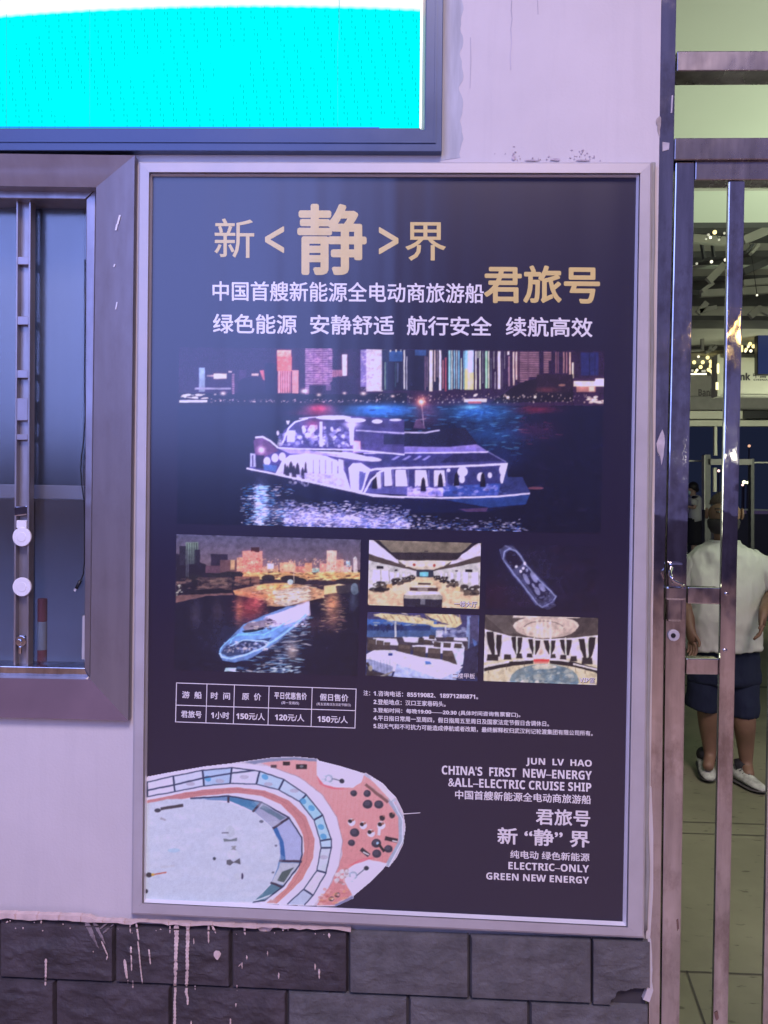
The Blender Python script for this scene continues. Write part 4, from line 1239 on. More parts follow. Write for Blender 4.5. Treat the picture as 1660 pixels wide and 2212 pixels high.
# ======== banquet hall
VD = (768.8, 1135.8, 0.33684)
def cell(seed, box, base):
    c = Canvas(*box, 1.6, base, seed)
    c.view(*VD)
    return c
c = cell(13, (790, 1164, 1042, 1316), (190, 170, 160))
c.rect(70, 80, 810, 260, (96, 84, 80)); c.poly([(100, 90), (800, 95), (800, 100), (640, 215), (240, 212)], (128, 112, 100)); c.poly([(150, 95), (760, 100), (640, 195), (260, 195)], (116, 102, 92)); c.poly([(180, 170), (700, 172), (640, 222), (240, 218)], (44, 36, 44))
c.poly([(80, 88), (110, 92), (270, 215), (280, 245), (80, 185)], (214, 198, 222)); c.poly([(805, 105), (790, 108), (620, 222), (600, 250), (805, 195)], (210, 192, 216)); c.poly([(110, 90), (150, 94), (280, 218), (262, 215)], (36, 30, 40)); c.poly([(795, 100), (760, 100), (620, 225), (650, 215)], (36, 30, 40))
c.poly([(80, 178), (390, 278), (390, 292), (80, 225)], (70, 58, 58)); c.poly([(805, 190), (500, 280), (500, 294), (805, 240)], (70, 58, 58)); c.poly([(80, 222), (400, 292), (400, 330), (80, 420)], (186, 178, 184)); c.poly([(805, 232), (500, 290), (500, 330), (805, 450)], (186, 178, 184))
c.poly([(270, 222), (620, 226), (560, 262), (330, 260)], (220, 206, 196)); c.rect(320, 234, 430, 262, (226, 200, 184)); c.rect(445, 234, 560, 262, (220, 196, 180)); c.ell(376, 250, 9, 9, (130, 50, 50)); c.ell(505, 254, 9, 9, (140, 60, 60)); c.rect(390, 280, 500, 330, (44, 46, 64)); c.rect(412, 296, 466, 324, (110, 180, 196))
c.poly([(80, 415), (380, 330), (510, 330), (800, 450), (800, 540), (75, 520)], (206, 172, 150)); c.dabs(80, 380, 800, 530, 160, [(226, 196, 176), (186, 150, 130), (200, 160, 140)], (40, 120), (6, 16), (.15, .4)); c.glow(300, 400, 90, 30, (236, 206, 190), .5)
for s_, xs in ((0, [(110, 285, 52, 80), (170, 290, 46, 66), (220, 296, 30, 50), (262, 300, 20, 40), (300, 304, 16, 34), (335, 306, 14, 28)]), (1, [(740, 300, 52, 84), (690, 300, 34, 62), (650, 300, 26, 50), (610, 302, 20, 42), (575, 304, 16, 34), (545, 306, 12, 28)])):
    for (x, y, a, b) in xs: c.rect(x, y, x + a * .9, y + b, (222, 208, 226)); c.rect(x + a * .9, y - 4, x + a * 1.02, y + b + 14, (150, 140, 146))
c.rect(134, 258, 178, 276, (30, 26, 32)); c.rect(704, 280, 748, 298, (30, 26, 32)); c.rect(250, 280, 268, 290, (40, 34, 40)); c.rect(640, 286, 656, 294, (40, 34, 40))
for (x, y, a, b) in [(95, 360, 110, 56), (235, 340, 70, 40), (300, 328, 50, 30), (345, 320, 36, 26), (665, 385, 122, 56), (590, 350, 60, 40), (540, 332, 46, 32), (500, 322, 40, 26)]:
    c.dabs(x, y, x + a, y + b, 26, [(30, 26, 32), (54, 46, 50), (90, 76, 70)], (a * .3, a * .5), (b * .3, b * .6), (.7, 1)); c.ell(x + a * .3, y + b * .35, a * .08, b * .08, (200, 190, 190)); c.ell(x + a * .7, y + b * .35, a * .08, b * .08, (200, 190, 190))
c.rect(200, 375, 234, 400, (190, 150, 110)); c.rect(640, 390, 668, 416, (206, 166, 130))
c.rect(395, 345, 490, 362, (206, 176, 150)); c.rect(380, 362, 500, 380, (214, 190, 166)); c.rect(400, 366, 480, 378, (60, 46, 50)); c.rect(360, 382, 515, 398, (232, 212, 190)); c.rect(346, 396, 526, 420, (70, 50, 54)); c.rect(398, 398, 462, 418, (130, 116, 116)); c.poly([(330, 420), (535, 422), (556, 450), (310, 446)], (232, 216, 206)); c.poly([(308, 446), (556, 452), (554, 540), (306, 530)], (36, 32, 50)); c.rect(415, 450, 446, 506, (104, 100, 116)); c.rect(410, 430, 450, 452, (210, 200, 200)); c.poly([(540, 440), (556, 452), (554, 474), (310, 466), (312, 448)], (150, 140, 140))
c.rect(440, 160, 466, 168, (60, 50, 54))
c.blur(2)
c.bloom(150, 0.2, 6)
c.lay('banquet_hall_photo', [(798, 1166.5), (1039.5, 1173.5), (1036, 1315.5), (795, 1307)], po)
# ======== ship from above at night
c = cell(14, (1044, 1170, 1300, 1326), (20, 16, 42))
c.dabs(830, 110, 1560, 550, 260, [(28, 20, 50), (14, 12, 38), (34, 18, 44)], (40, 140), (20, 60), (.1, .3)); c.glow(900, 450, 120, 120, (40, 14, 36), .6); c.glow(1120, 330, 190, 200, (34, 32, 62), .7)
c.poly([(925, 150), (960, 125), (1010, 130), (1050, 170), (1100, 250), (1180, 330), (1290, 450), (1275, 490), (1200, 530), (1160, 500), (1040, 340), (960, 240)], (66, 66, 96), .75)
ou = [(945, 215), (955, 165), (985, 148), (1030, 160), (1062, 200), (1100, 260), (1170, 340), (1285, 455), (1262, 490), (1196, 524), (1165, 500), (1090, 405), (1010, 300), (945, 215)]
c.poly([(960, 210), (965, 175), (990, 158), (1025, 168), (1055, 205), (1075, 240), (1010, 280)], (24, 18, 44)); c.poly([(1045, 290), (1100, 260), (1250, 420), (1200, 480), (1165, 470)], (30, 28, 56))
c.line(ou, 9, (128, 130, 168), .9); c.line([(925, 150), (940, 210), (1000, 300), (1080, 400), (1160, 510)], 5, (90, 92, 130), .8)
c.dabs(930, 150, 1290, 520, 120, [(140, 140, 176), (90, 90, 130)], (6, 18), (5, 12), (.1, .5), lambda u, v: 1 if abs(u - v * .9 - .05) < .2 else 0)
for (x, y, rx, ry, ro) in [(1095, 340, 14, 40, -.5), (1145, 330, 17, 38, -.5), (1140, 385, 8, 18, -.5), (1165, 418, 16, 30, -.5), (1195, 395, 16, 32, -.6), (1098, 285, 9, 12, 0)]: c.ell(x, y, rx, ry, (120, 118, 150), .9, ro)
for (x, y) in [(1060, 292), (1075, 272), (1085, 240), (1030, 262)]: c.ell(x, y, 9, 10, (206, 200, 220), .9)
c.poly([(1200, 524), (1262, 490), (1290, 512), (1230, 545)], (60, 58, 86), .6); c.dabs(1180, 430, 1270, 520, 30, [(90, 90, 124), (40, 36, 66)], (12, 40), (6, 14), (.3, .7)); c.line([(960, 130), (1000, 145)], 5, (110, 108, 140))
c.blur(2)
c.bloom(80, 0.7, 5)
c.lay('ship_plan_photo', [(1052.5, 1174.5), (1297, 1180), (1293.5, 1321), (1049, 1314)], po)
# ======== open deck tables
c = cell(15, (788, 1322, 1040, 1474), (40, 44, 84))
c.rect(60, 540, 800, 700, (44, 58, 112), 1, (70, 98, 158)); c.poly([(70, 545), (790, 565), (790, 660), (520, 650), (70, 600)], (58, 50, 90), .85); c.rect(70, 600, 520, 660, (56, 90, 158)); c.rect(70, 665, 520, 720, (60, 82, 130)); c.rect(75, 640, 480, 672, (34, 52, 104)); c.dabs(90, 640, 300, 668, 50, [(26, 36, 80)], (8, 22), (12, 40), (.7, 1))
c.rect(520, 660, 730, 720, (96, 100, 144)); c.rect(515, 672, 560, 720, (190, 186, 210)); c.dabs(560, 655, 730, 715, 40, [(150, 150, 190), (60, 60, 100)], (20, 50), (8, 24), (.4, .8))
def can(pts): c.poly(pts, (206, 184, 150)); 
can([(112, 572), (160, 562), (300, 572), (420, 590), (500, 612), (500, 632), (400, 630), (200, 605)]); can([(440, 562), (600, 562), (670, 590), (680, 630), (650, 650), (560, 620), (480, 590)]); can([(460, 632), (540, 630), (660, 640), (640, 655), (500, 650)])
for k in range(7): c.line([(180 + 45 * k, 575), (205 + 45 * k, 606)], 8, (140, 116, 100), .8)
for k in range(5): c.line([(520 + 36 * k, 570), (560 + 30 * k, 625)], 8, (150, 124, 106), .8)
c.dabs(120, 562, 660, 640, 50, [(236, 216, 180), (170, 144, 120)], (20, 60), (5, 10), (.3, .6))
c.rect(250, 615, 262, 720, (190, 186, 200)); c.rect(573, 640, 583, 690, (180, 176, 196)); c.poly([(715, 580), (740, 580), (728, 810), (705, 800)], (120, 132, 176)); c.poly([(730, 590), (790, 570), (790, 740), (735, 760)], (66, 62, 100)); c.poly([(745, 720), (775, 740), (790, 810), (770, 800)], (70, 90, 150)); c.poly([(700, 800), (790, 760), (790, 980), (690, 940)], (40, 38, 70))
c.rect(70, 715, 720, 800, (60, 50, 62), .9)
for (x, y, w_, h_) in [(110, 720, 170, 50), (300, 712, 120, 40), (430, 712, 90, 26), (490, 742, 210, 40), (360, 765, 330, 60), (620, 715, 100, 26)]: c.poly([(x, y), (x + w_ * .9, y + 4), (x + w_, y + h_), (x + w_ * .1, y + h_ * .8)], (206, 200, 220))
for (x, y, w_, h_) in [(75, 725, 55, 80), (130, 735, 50, 70), (180, 745, 40, 60), (400, 720, 40, 34), (440, 732, 44, 36), (500, 745, 46, 36), (560, 750, 50, 34), (630, 755, 50, 34), (270, 760, 84, 76), (365, 775, 84, 82), (460, 785, 84, 88), (555, 800, 100, 96), (470, 700, 40, 30), (580, 712, 50, 22)]:
    c.poly([(x + 4, y), (x + w_, y + 3), (x + w_ - 2, y + h_), (x, y + h_ - 4)], (62, 52, 54)); c.poly([(x + 8, y + 6), (x + w_ - 4, y + 8), (x + w_ - 6, y + h_ * .4), (x + 6, y + h_ * .36)], (88, 74, 72), .7)
c.poly([(70, 820), (120, 798), (250, 800), (400, 838), (560, 862), (690, 905), (660, 930), (540, 985), (230, 930), (70, 850)], (216, 208, 226)); c.poly([(70, 850), (240, 900), (230, 970), (70, 905)], (140, 142, 180)); c.poly([(265, 885), (240, 975), (350, 985), (640, 990), (680, 920), (540, 985)], (166, 170, 214)); c.poly([(620, 800), (700, 780), (690, 890), (655, 905)], (190, 190, 216))
for x in range(80, 240, 20): c.line([(x, 860), (x + 4, 965)], 6, (110, 112, 150), .6)
c.poly([(70, 920), (240, 965), (240, 985), (70, 975)], (50, 44, 56)); c.line([(120, 985), (235, 935)], 10, (120, 112, 112)); c.line([(75, 880), (105, 960)], 16, (50, 42, 46)); c.ell(95, 915, 14, 18, (140, 130, 120))
for (x, y, rx) in [(165, 830, 30), (290, 832, 30), (235, 850, 32), (430, 862, 30), (370, 888, 36), (560, 890, 44), (525, 930, 44)]: c.ell(x, y, rx, rx * .3, (232, 224, 236)); c.ell(x, y + 3, rx * .8, rx * .2, (190, 184, 210), .6)
c.rect(210, 818, 236, 834, (36, 54, 130)); c.poly([(445, 866), (480, 872), (490, 888), (450, 890)], (70, 104, 176))
c.blur(2)
c.bloom(150, 0.2, 6)
c.lay('deck_photo', [(794.5, 1322), (1036, 1329), (1032, 1472), (790, 1459)], po)
# ======== oval meeting room
c = cell(16, (1040, 1326, 1296, 1486), (190, 176, 180))
c.rect(820, 560, 1560, 730, (70, 60, 62)); 
for k in range(14): c.line([(835 + 16 * k, 575), (960 + 12 * k, 690)], 5, (116, 104, 104), .7)
for k in range(14): c.line([(1550 - 12 * k, 590), (1450 - 12 * k, 690)], 5, (52, 44, 48), .7)
c.ell(1220, 640, 212, 62, (196, 176, 172)); c.rect(1010, 575, 1440, 592, (190, 172, 170)); c.ell(1220, 655, 200, 66, (186, 164, 160), .9); c.ell(1205, 660, 132, 52, (124, 108, 108)); c.ell(1205, 668, 130, 54, (190, 168, 164)); c.poly([(1070, 650), (1340, 650), (1300, 700), (1200, 725), (1100, 700)], (206, 182, 176))
for x in (1165, 1195, 1220, 1250): c.poly([(x - 8, 600), (x + 6, 600), (x + 8, 720), (x - 6, 720)], (232, 206, 200), .6)
c.poly([(825, 665), (1000, 710), (1200, 730), (1400, 720), (1555, 705), (1555, 860), (820, 900)], (206, 192, 196)); c.line([(825, 668), (1000, 712), (1200, 732), (1400, 722), (1555, 706)], 8, (232, 222, 222))
c.rect(940, 740, 1010, 860, (226, 212, 222)); c.rect(1065, 750, 1110, 850, (222, 206, 216)); c.rect(1155, 740, 1245, 860, (226, 196, 196)); c.rect(1275, 750, 1320, 850, (226, 206, 210)); c.rect(1380, 745, 1440, 850, (224, 206, 216)); c.rect(830, 780, 850, 880, (226, 206, 220)); c.rect(1520, 760, 1556, 860, (224, 206, 216))
for (x, a, b) in [(1190, 810, 12), (1190, 812, 20)]: c.ell(x, a, b, b, (196, 160, 150), .5)
for (x0, x1, y0, y1, sw) in [(835, 885, 680, 828, 22), (903, 938, 698, 838, -6), (998, 1028, 712, 832, 16), (1040, 1070, 718, 832, -14), (1108, 1136, 728, 828, 16), (1150, 1184, 735, 828, -18), (1205, 1238, 735, 826, 20), (1250, 1282, 735, 824, -14), (1310, 1338, 730, 826, 14), (1350, 1386, 730, 830, -14), (1430, 1470, 724, 852, 18), (1500, 1540, 716, 850, -24)]:
    c.poly([(x0, y0), (x1, y0), (x1 + sw * .3, (y0 + y1) / 2), (x1 + sw - 8, y1), (x0 + sw + 16, y1), (x0 + sw * .6, (y0 + y1) / 2 + 6)], (34, 28, 36))
for x in (892, 1030, 1142, 1244, 1342, 1484): c.rect(x, 716, x + 10, 845, (214, 214, 206), .9)
c.poly([(820, 880), (1000, 845), (1200, 860), (1400, 850), (1555, 900), (1555, 1020), (820, 1000)], (196, 180, 160)); c.poly([(820, 905), (1000, 870), (1140, 862), (1140, 884), (1000, 900), (820, 935)], (30, 26, 34)); c.poly([(1245, 862), (1400, 872), (1555, 915), (1555, 945), (1400, 905), (1245, 884)], (30, 26, 34)); c.poly([(820, 895), (985, 866), (985, 880), (820, 912)], (206, 196, 200)); c.poly([(1010, 860), (1140, 850), (1140, 862), (1010, 872)], (206, 196, 200)); c.poly([(1245, 850), (1370, 862), (1370, 874), (1245, 864)], (206, 196, 200)); c.poly([(1395, 880), (1555, 918), (1555, 930), (1395, 892)], (206, 196, 200))
for (x, y, w_, h_) in [(840, 826, 76, 40), (950, 824, 50, 34), (1030, 820, 40, 30), (1096, 820, 40, 24), (1250, 824, 36, 26), (1310, 828, 42, 30), (1375, 836, 46, 34), (1450, 848, 72, 40)]: c.poly([(x + 4, y), (x + w_ - 4, y), (x + w_, y + h_), (x, y + h_)], (40, 34, 40))
c.rect(1142, 856, 1242, 872, (200, 60, 64)); c.rect(1146, 872, 1238, 884, (214, 120, 116))
for (x, y) in [(850, 900), (965, 880), (1080, 868), (1360, 878), (1470, 905), (1410, 890)]: c.rect(x, y, x + 4, y + 46, (80, 66, 60), .7)
c.ell(1210, 990, 222, 104, (110, 124, 136)); c.dabs(1000, 900, 1420, 1020, 120, [(206, 196, 190), (90, 112, 134), (160, 160, 160), (80, 100, 120)], (20, 70), (10, 30), (.3, .8), lambda u, v: 1 if (u - .5) ** 2 * 4 + (1 - v) ** 2 < 1 else 0); c.ell(1210, 905, 80, 16, (206, 192, 180), .7)
c.blur(2)
c.bloom(150, 0.2, 6)
c.lay('meeting_room_photo', [(1048.5, 1328), (1293, 1335), (1290, 1480), (1045, 1471)], po)

# ======== bow of the ship seen from above, cut out on the black
VE = (288.3, 1607.6, 0.37368)
c = Canvas(305, 1630, 880, 1965, 1.6, (205, 200, 214), 17)
c.view(*VE)
OUT = [(60, 192), (230, 160), (420, 128), (560, 112), (640, 100), (800, 78), (930, 72), (1065, 84), (1075, 96), (1200, 128), (1330, 168), (1345, 166), (1440, 225), (1520, 310), (1560, 390), (1575, 480), (1560, 580), (1520, 660), (1478, 712), (1460, 706), (1380, 790), (1272, 880), (1275, 892), (1170, 940), (1040, 936), (60, 905)]
c.poly(OUT, (186, 172, 190)); c.poly([(740, 110), (900, 84), (1065, 96), (1340, 180), (1500, 310), (1545, 420), (1530, 600), (1470, 690), (1270, 870), (1150, 932), (1060, 932), (1150, 800), (1210, 640), (1190, 480), (1100, 300), (950, 190)], (206, 146, 148), 1, (192, 122, 124))
for k in range(34): c.line([(760 + 26 * k, 80), (690 + 26 * k, 940)], 3, (176, 104, 108), .25)
OLD = c.a.copy()
c.poly([(640, 104), (800, 82), (930, 76), (1065, 88), (1065, 102), (930, 92), (760, 104), (700, 118)], (120, 124, 150)); c.line([(1480, 320), (1545, 420), (1550, 560), (1470, 700)], 26, (150, 156, 176)); c.line([(1500, 330), (1558, 440), (1556, 560), (1480, 704)], 6, (206, 206, 222)); c.line([(1340, 178), (1450, 250), (1510, 330)], 14, (170, 170, 190))
c.poly([(1060, 90), (1200, 126), (1335, 172), (1320, 220), (1270, 252), (1160, 250), (1100, 232), (1060, 180)], (206, 198, 214)); c.poly([(1060, 180), (1100, 232), (1160, 250), (1240, 262), (1150, 262), (1080, 235)], (206, 96, 110), .8); c.poly([(1215, 740), (1330, 660), (1470, 690), (1380, 790), (1272, 882), (1225, 800)], (206, 200, 216)); c.poly([(1230, 710), (1330, 660), (1400, 655), (1300, 690)], (206, 90, 104), .8)
for (x, y) in [(1130, 200), (1272, 760)]:
    c.ell(x, y, 24, 24, (150, 156, 176)); c.ell(x, y, 14, 14, (206, 206, 220)); c.line([(x + 20, y), (x + 72, y + (12 if y < 400 else -42))], 7, (110, 110, 130)); c.ell(x + 76, y + (14 if y < 400 else -42), 15, 14, (44, 46, 60)); c.dabs(x - 40, y - 30, x + 20, y + 40, 10, [(170, 176, 196), (226, 220, 232)], (14, 40), (6, 14), (.4, .8))
c.line([(1390, 190), (1500, 310)], 40, (206, 200, 206)); c.line([(1345, 235), (1470, 335)], 17, (116, 80, 80)); c.line([(1370, 240), (1480, 326)], 6, (180, 140, 140))
# bridge deck ring
c.poly([(60, 192), (420, 128), (620, 112), (800, 134), (960, 190), (1090, 290), (1175, 420), (1210, 560), (1190, 700), (1130, 830), (1040, 932), (880, 928), (60, 905)], (214, 206, 218)); c.line([(800, 134), (960, 190), (1090, 290), (1175, 420), (1210, 560), (1190, 700), (1130, 830)], 5, (150, 130, 150), .8)
ring_o = [(80, 220), (230, 185), (400, 152), (570, 137), (730, 156), (870, 205), (1000, 292), (1095, 410), (1145, 550), (1145, 600), (1115, 745), (1040, 876), (990, 930)]
ring_i = [(890, 926), (985, 840), (1062, 730), (1085, 600), (1080, 560), (1045, 440), (960, 332), (840, 265), (710, 232), (560, 228), (410, 243), (240, 275), (80, 305)]
c.poly(ring_o + ring_i, (170, 176, 200)); 
seg = list(zip(ring_o[:12], ring_i[::-1][:12]))
for i in range(len(seg) - 1):
    (a, b), (a2_, b2_) = seg[i], seg[i + 1]
    c.poly([a, a2_, b2_, b], [(200, 194, 212), (190, 190, 212), (160, 176, 206), (196, 196, 214), (168, 186, 210), (176, 190, 212), (150, 186, 206), (160, 190, 206), (172, 196, 212), (186, 192, 206), (200, 196, 208)][i % 11])
c.dabs(80, 150, 1140, 900, 260, [(226, 222, 232), (130, 160, 190), (206, 206, 222)], (14, 50), (6, 20), (.2, .6), lambda u, v: 0)
for i, (a, b) in enumerate(seg): c.line([a, b], 10, (40, 48, 80))
for (x, y) in [(1030, 370), (1085, 480), (1100, 535), (980, 330), (760, 190), (430, 200)]: c.ell(x, y, 20, 16, (70, 140, 186), .8, .5)
for (x, y) in [(640, 190), (780, 232), (930, 270), (500, 215), (1100, 655), (330, 230)]: c.ell(x, y, 26, 12, (160, 150, 170), .7)
c.line(ring_o, 7, (50, 56, 86)); c.line(ring_i, 7, (60, 66, 96)); c.line([(80, 268), (240, 235), (410, 195), (560, 170), (700, 152)], 9, (50, 56, 86))
# red walkway
c.poly([(80, 325), (300, 280), (420, 262), (600, 250), (760, 268), (900, 325), (1000, 420), (1050, 550), (1040, 660), (980, 780), (900, 860), (830, 922), (770, 918), (880, 830), (950, 720), (985, 620), (975, 520), (930, 430), (850, 350), (740, 300), (600, 284), (420, 298), (80, 345)], (178, 116, 120), 1, (190, 126, 122)); c.line([(300, 290), (600, 262), (760, 282), (890, 345), (985, 440), (1015, 550), (1000, 680), (930, 800), (850, 890)], 3, (150, 84, 88), .5)
c.line([(760, 262), (900, 315), (1010, 415), (1062, 550), (1050, 665), (985, 790), (900, 872)], 9, (214, 204, 214)); c.line([(430, 300), (600, 288), (740, 303), (850, 352), (930, 432), (978, 525), (985, 620), (950, 722), (880, 832), (800, 900)], 8, (206, 200, 214))
# inner glazing and roof
ga = [(330, 315), (550, 300), (740, 335), (900, 425), (975, 540), (975, 640), (960, 700), (870, 820), (760, 905), (690, 915)]
gi = [(690, 915), (790, 820), (830, 720), (848, 640), (840, 560), (800, 480), (700, 390), (560, 330), (330, 318)]
c.poly(ga + gi, (100, 128, 166)); c.poly([(555, 306), (735, 338), (695, 388), (560, 330)], (60, 112, 150)); c.poly([(745, 342), (895, 425), (812, 488), (705, 392)], (150, 150, 176)); c.poly([(750, 350), (880, 425), (850, 440), (730, 370)], (90, 110, 130)); c.poly([(905, 432), (972, 545), (968, 672), (850, 672), (842, 560), (815, 490)], (156, 160, 196)); c.poly([(800, 480), (846, 560), (852, 670), (880, 670), (870, 570), (830, 480)], (44, 92, 150)); c.poly([(850, 685), (965, 690), (940, 740), (870, 815), (800, 800), (840, 720)], (170, 172, 186)); c.poly([(930, 712), (870, 800), (830, 790), (860, 740)], (70, 84, 84)); c.poly([(800, 808), (862, 822), (760, 905), (695, 912)], (76, 112, 130)); c.line([(690, 912), (860, 850)], 8, (190, 196, 206))
for a, b in [((550, 300), (550, 340)), ((740, 336), (692, 390)), ((900, 425), (808, 488)), ((972, 680), (846, 674)), ((862, 826), (792, 802))]: c.line([a, b], 13, (54, 46, 64))
c.line(ga, 8, (40, 46, 76))
roof = [(60, 345), (200, 318), (400, 318), (560, 340), (700, 395), (800, 485), (842, 565), (846, 640), (828, 722), (788, 815), (690, 915), (60, 905)]
c.poly(roof, (182, 184, 202), 1, (178, 182, 200)); c.dabs(60, 330, 800, 900, 160, [(200, 200, 214), (182, 184, 200), (190, 190, 206)], (60, 160), (20, 60), (.1, .3))
c.line([(160, 375), (285, 354)], 17, (64, 58, 66)); c.ell(140, 384, 18, 12, (60, 60, 70)); c.line([(158, 430), (185, 440)], 10, (150, 146, 156))
c.ell(560, 505, 26, 34, (170, 174, 186), .7); c.line([(512, 514), (550, 514)], 7, (90, 92, 104)); c.poly([(520, 548), (560, 552), (600, 540), (598, 560), (560, 562), (525, 566)], (104, 112, 118)); c.poly([(562, 590), (596, 588), (588, 602), (596, 614), (562, 612), (574, 600)], (130, 130, 136)); c.poly([(540, 672), (560, 668), (580, 682), (616, 660), (620, 696), (580, 686), (560, 702), (540, 694)], (84, 84, 92)); c.ell(468, 663, 9, 9, (50, 56, 70)); c.ell(610, 765, 30, 20, (180, 182, 196), .8); c.ell(630, 765, 7, 18, (60, 56, 86)); c.ell(575, 638, 34, 28, (190, 192, 204), .8)
c.line([(100, 758), (190, 742)], 8, (170, 90, 70)); c.ell(90, 757, 18, 15, (50, 46, 50)); c.ell(112, 755, 10, 9, (190, 150, 70)); c.ell(74, 852, 10, 12, (40, 38, 46)); c.ell(235, 615, 36, 12, (150, 176, 200), .7); c.line([(160, 712), (236, 704)], 14, (176, 176, 188), .8)
for (x, y, r) in [(740, 448, 12), (824, 588, 8), (808, 742, 8)]: c.ell(x, y, r, r * .7, (96, 100, 116))
# people, chairs and tables on the foredeck
c.rect(865, 102, 905, 124, (40, 32, 36)); c.rect(940, 118, 1004, 144, (36, 32, 36)); c.ell(972, 130, 12, 8, (100, 100, 106)); c.rect(795, 120, 828, 138, (70, 56, 64))
for (x, y, r) in [(1355, 348, 28), (1280, 512, 27), (1405, 574, 28), (1420, 350, 26), (1275, 284, 20), (1352, 286, 22), (1262, 572, 20), (1475, 606, 24), (1408, 634, 26)]: c.ell(x, y, r, r * .92, (48, 46, 60)); c.ell(x - 4, y - 5, r * .6, r * .5, (76, 74, 92), .6)
for (x, y, r) in [(1262, 452, 22), (1330, 470, 22), (1375, 516, 22), (1434, 470, 24), (1440, 428, 15), (1496, 412, 17)]: c.ell(x, y, r, r, (214, 206, 214) if r > 18 else (46, 40, 46)); c.ell(x - 8, y - 6, r * .55, r * .5, (36, 30, 36)); c.ell(x + 8, y - 12, r * .4, r * .3, (150, 96, 90))
c.ell(1412, 574, 8, 8, (150, 180, 206)); c.line([(1460, 545), (1524, 560)], 24, (40, 34, 40)); c.line([(1500, 560), (1526, 566)], 8, (200, 190, 196)); c.line([(1320, 610), (1360, 642)], 24, (46, 40, 46)); c.line([(1330, 625), (1362, 640)], 8, (206, 200, 206)); c.line([(1420, 580), (1450, 620)], 16, (36, 30, 34)); c.line([(1424, 490), (1420, 525)], 18, (206, 196, 206))
for (x, y) in [(1145, 895), (1180, 872)]: c.ell(x, y, 16, 14, (50, 42, 46)); c.ell(x + 6, y, 8, 8, (200, 196, 204))
c.dabs(1080, 840, 1260, 930, 40, [(196, 130, 110), (206, 150, 110), (170, 90, 90), (214, 170, 160)], (16, 50), (8, 20), (.3, .7)); c.dabs(1170, 730, 1240, 810, 24, [(206, 200, 206), (150, 110, 110), (190, 180, 190)], (14, 36), (10, 30), (.4, .8)); c.line([(1170, 936), (1270, 886)], 16, (116, 116, 150))
c.blur(2)
PO = np.array([(VE[0] + x * VE[2], VE[1] + y * VE[2]) for x, y in OUT])
def inside(X, Y):
    ins = np.zeros(X.shape, bool)
    for i in range(len(PO)):
        (ax, ay), (bx, by) = PO[i], PO[i - 1]
        if ay == by: continue
        ins ^= ((ay > Y) != (by > Y)) & (X < (bx - ax) * (Y - ay) / (by - ay) + ax)
    return ins & (X > 317.0 - (Y - 1600) * 0.010) & (Y < 1942.5 + 0.0465 * (X - 315))
c.lay('bow_photo', [(308, 1630), (880, 1630), (880, 1970), (308, 1970)], po, step=1.3, alpha=inside, y=-0.01465, wav=0.4, tone=0.012, ill=(0.66, 0.575, 0.74))
mb = MB()
mb.plate([zq for zq in [(VE[0] + 1560 * VE[2], VE[1] + 402 * VE[2]), (VE[0] + 1660 * VE[2], VE[1] + 396 * VE[2]), (VE[0] + 1660 * VE[2], VE[1] + 399 * VE[2]), (VE[0] + 1560 * VE[2], VE[1] + 407 * VE[2])]], -0.0146, -0.0144)
mb.build('mooring_line', M['ink_white'], po)

# ======== lettering
TXT = bpy.data.curves.new('lettering', 'FONT')
TXO = bpy.data.objects.new('lettering_source', TXT)
COL.objects.link(TXO)
BOLD = {**{chr(65 + i): chr(0x1D5D4 + i) for i in range(26)}, **{chr(97 + i): chr(0x1D5EE + i) for i in range(26)}, **{chr(48 + i): chr(0x1D7EC + i) for i in range(10)}}
def glyphs(s):
    TXT.body = ''.join(BOLD.get(k, k) for k in s)
    TXT.size = 1.0
    TXT.resolution_u = 3
    dg = bpy.context.evaluated_depsgraph_get()
    dg.update()
    me = bpy.data.meshes.new_from_object(TXO.evaluated_get(dg))
    v = np.array([tuple(q.co)[:2] for q in me.vertices])
    f = [tuple(p.vertices) for p in me.polygons]
    bpy.data.meshes.remove(me)
    return v, f
def text(s, x0, x1, yt, yb, m, bold=0.0, parent=None, name='lettering', mb=None, y=-0.0146, sl=None, copies=6, skew=0.0):
    """lay string s into the picture box x0..x1, yt..yb (heights at its left end), following the level lines of the wall"""
    v, f = glyphs(s)
    lo, hi = v.min(0), v.max(0)
    own = mb is None
    mb = mb or MB()
    sx, sy = (x1 - x0) / (hi[0] - lo[0]), (yb - yt) / (hi[1] - lo[1])
    sl = slope_y((yt + yb) / 2) if sl is None else sl
    offs = [(0, 0)]
    if bold:
        offs += [(bold * math.cos(2 * math.pi * k / copies), bold * math.sin(2 * math.pi * k / copies)) for k in range(copies)]
    for n, (ox, oy) in enumerate(offs):
        X = x0 + (v[:, 0] - lo[0]) * sx + ox * (yb - yt)
        Y = yb - (v[:, 1] - lo[1]) * sy + oy * (yb - yt) + sl * (X - x0) - skew * (X - x0)
        mb.add([W(a, b, y - n * 0.00004) for a, b in zip(X, Y)], f)
    if own:
        return mb.build(name, m, parent or po, fix=False)
G, H = M['ink_gold'], M['ink_white']
text('新', 464, 549, 472, 556, G, 0.006)
text('<', 574, 613, 489, 545, G, 0.02)
text('静', 646, 789, 443, 590, G, 0.024, copies=8)
text('>', 820, 860, 491, 548, G, 0.02)
text('界', 877, 963, 480, 562, G, 0.010)
text('君旅号', 1048, 1295, 574, 652, G, 0.026, copies=8)
text('中国首艘新能源全电动商旅游船', 460, 1045, 607, 649, H, 0.016)
for s_, a, b in [('绿色能源', 461, 641), ('安静舒适', 671, 851), ('航行安全', 880, 1062), ('续航高效', 1094, 1280)]:
    dy = 0.0105 * (a - 461)
    text(s_, a, b, 678 + dy, 719 + dy, H, 0.020)
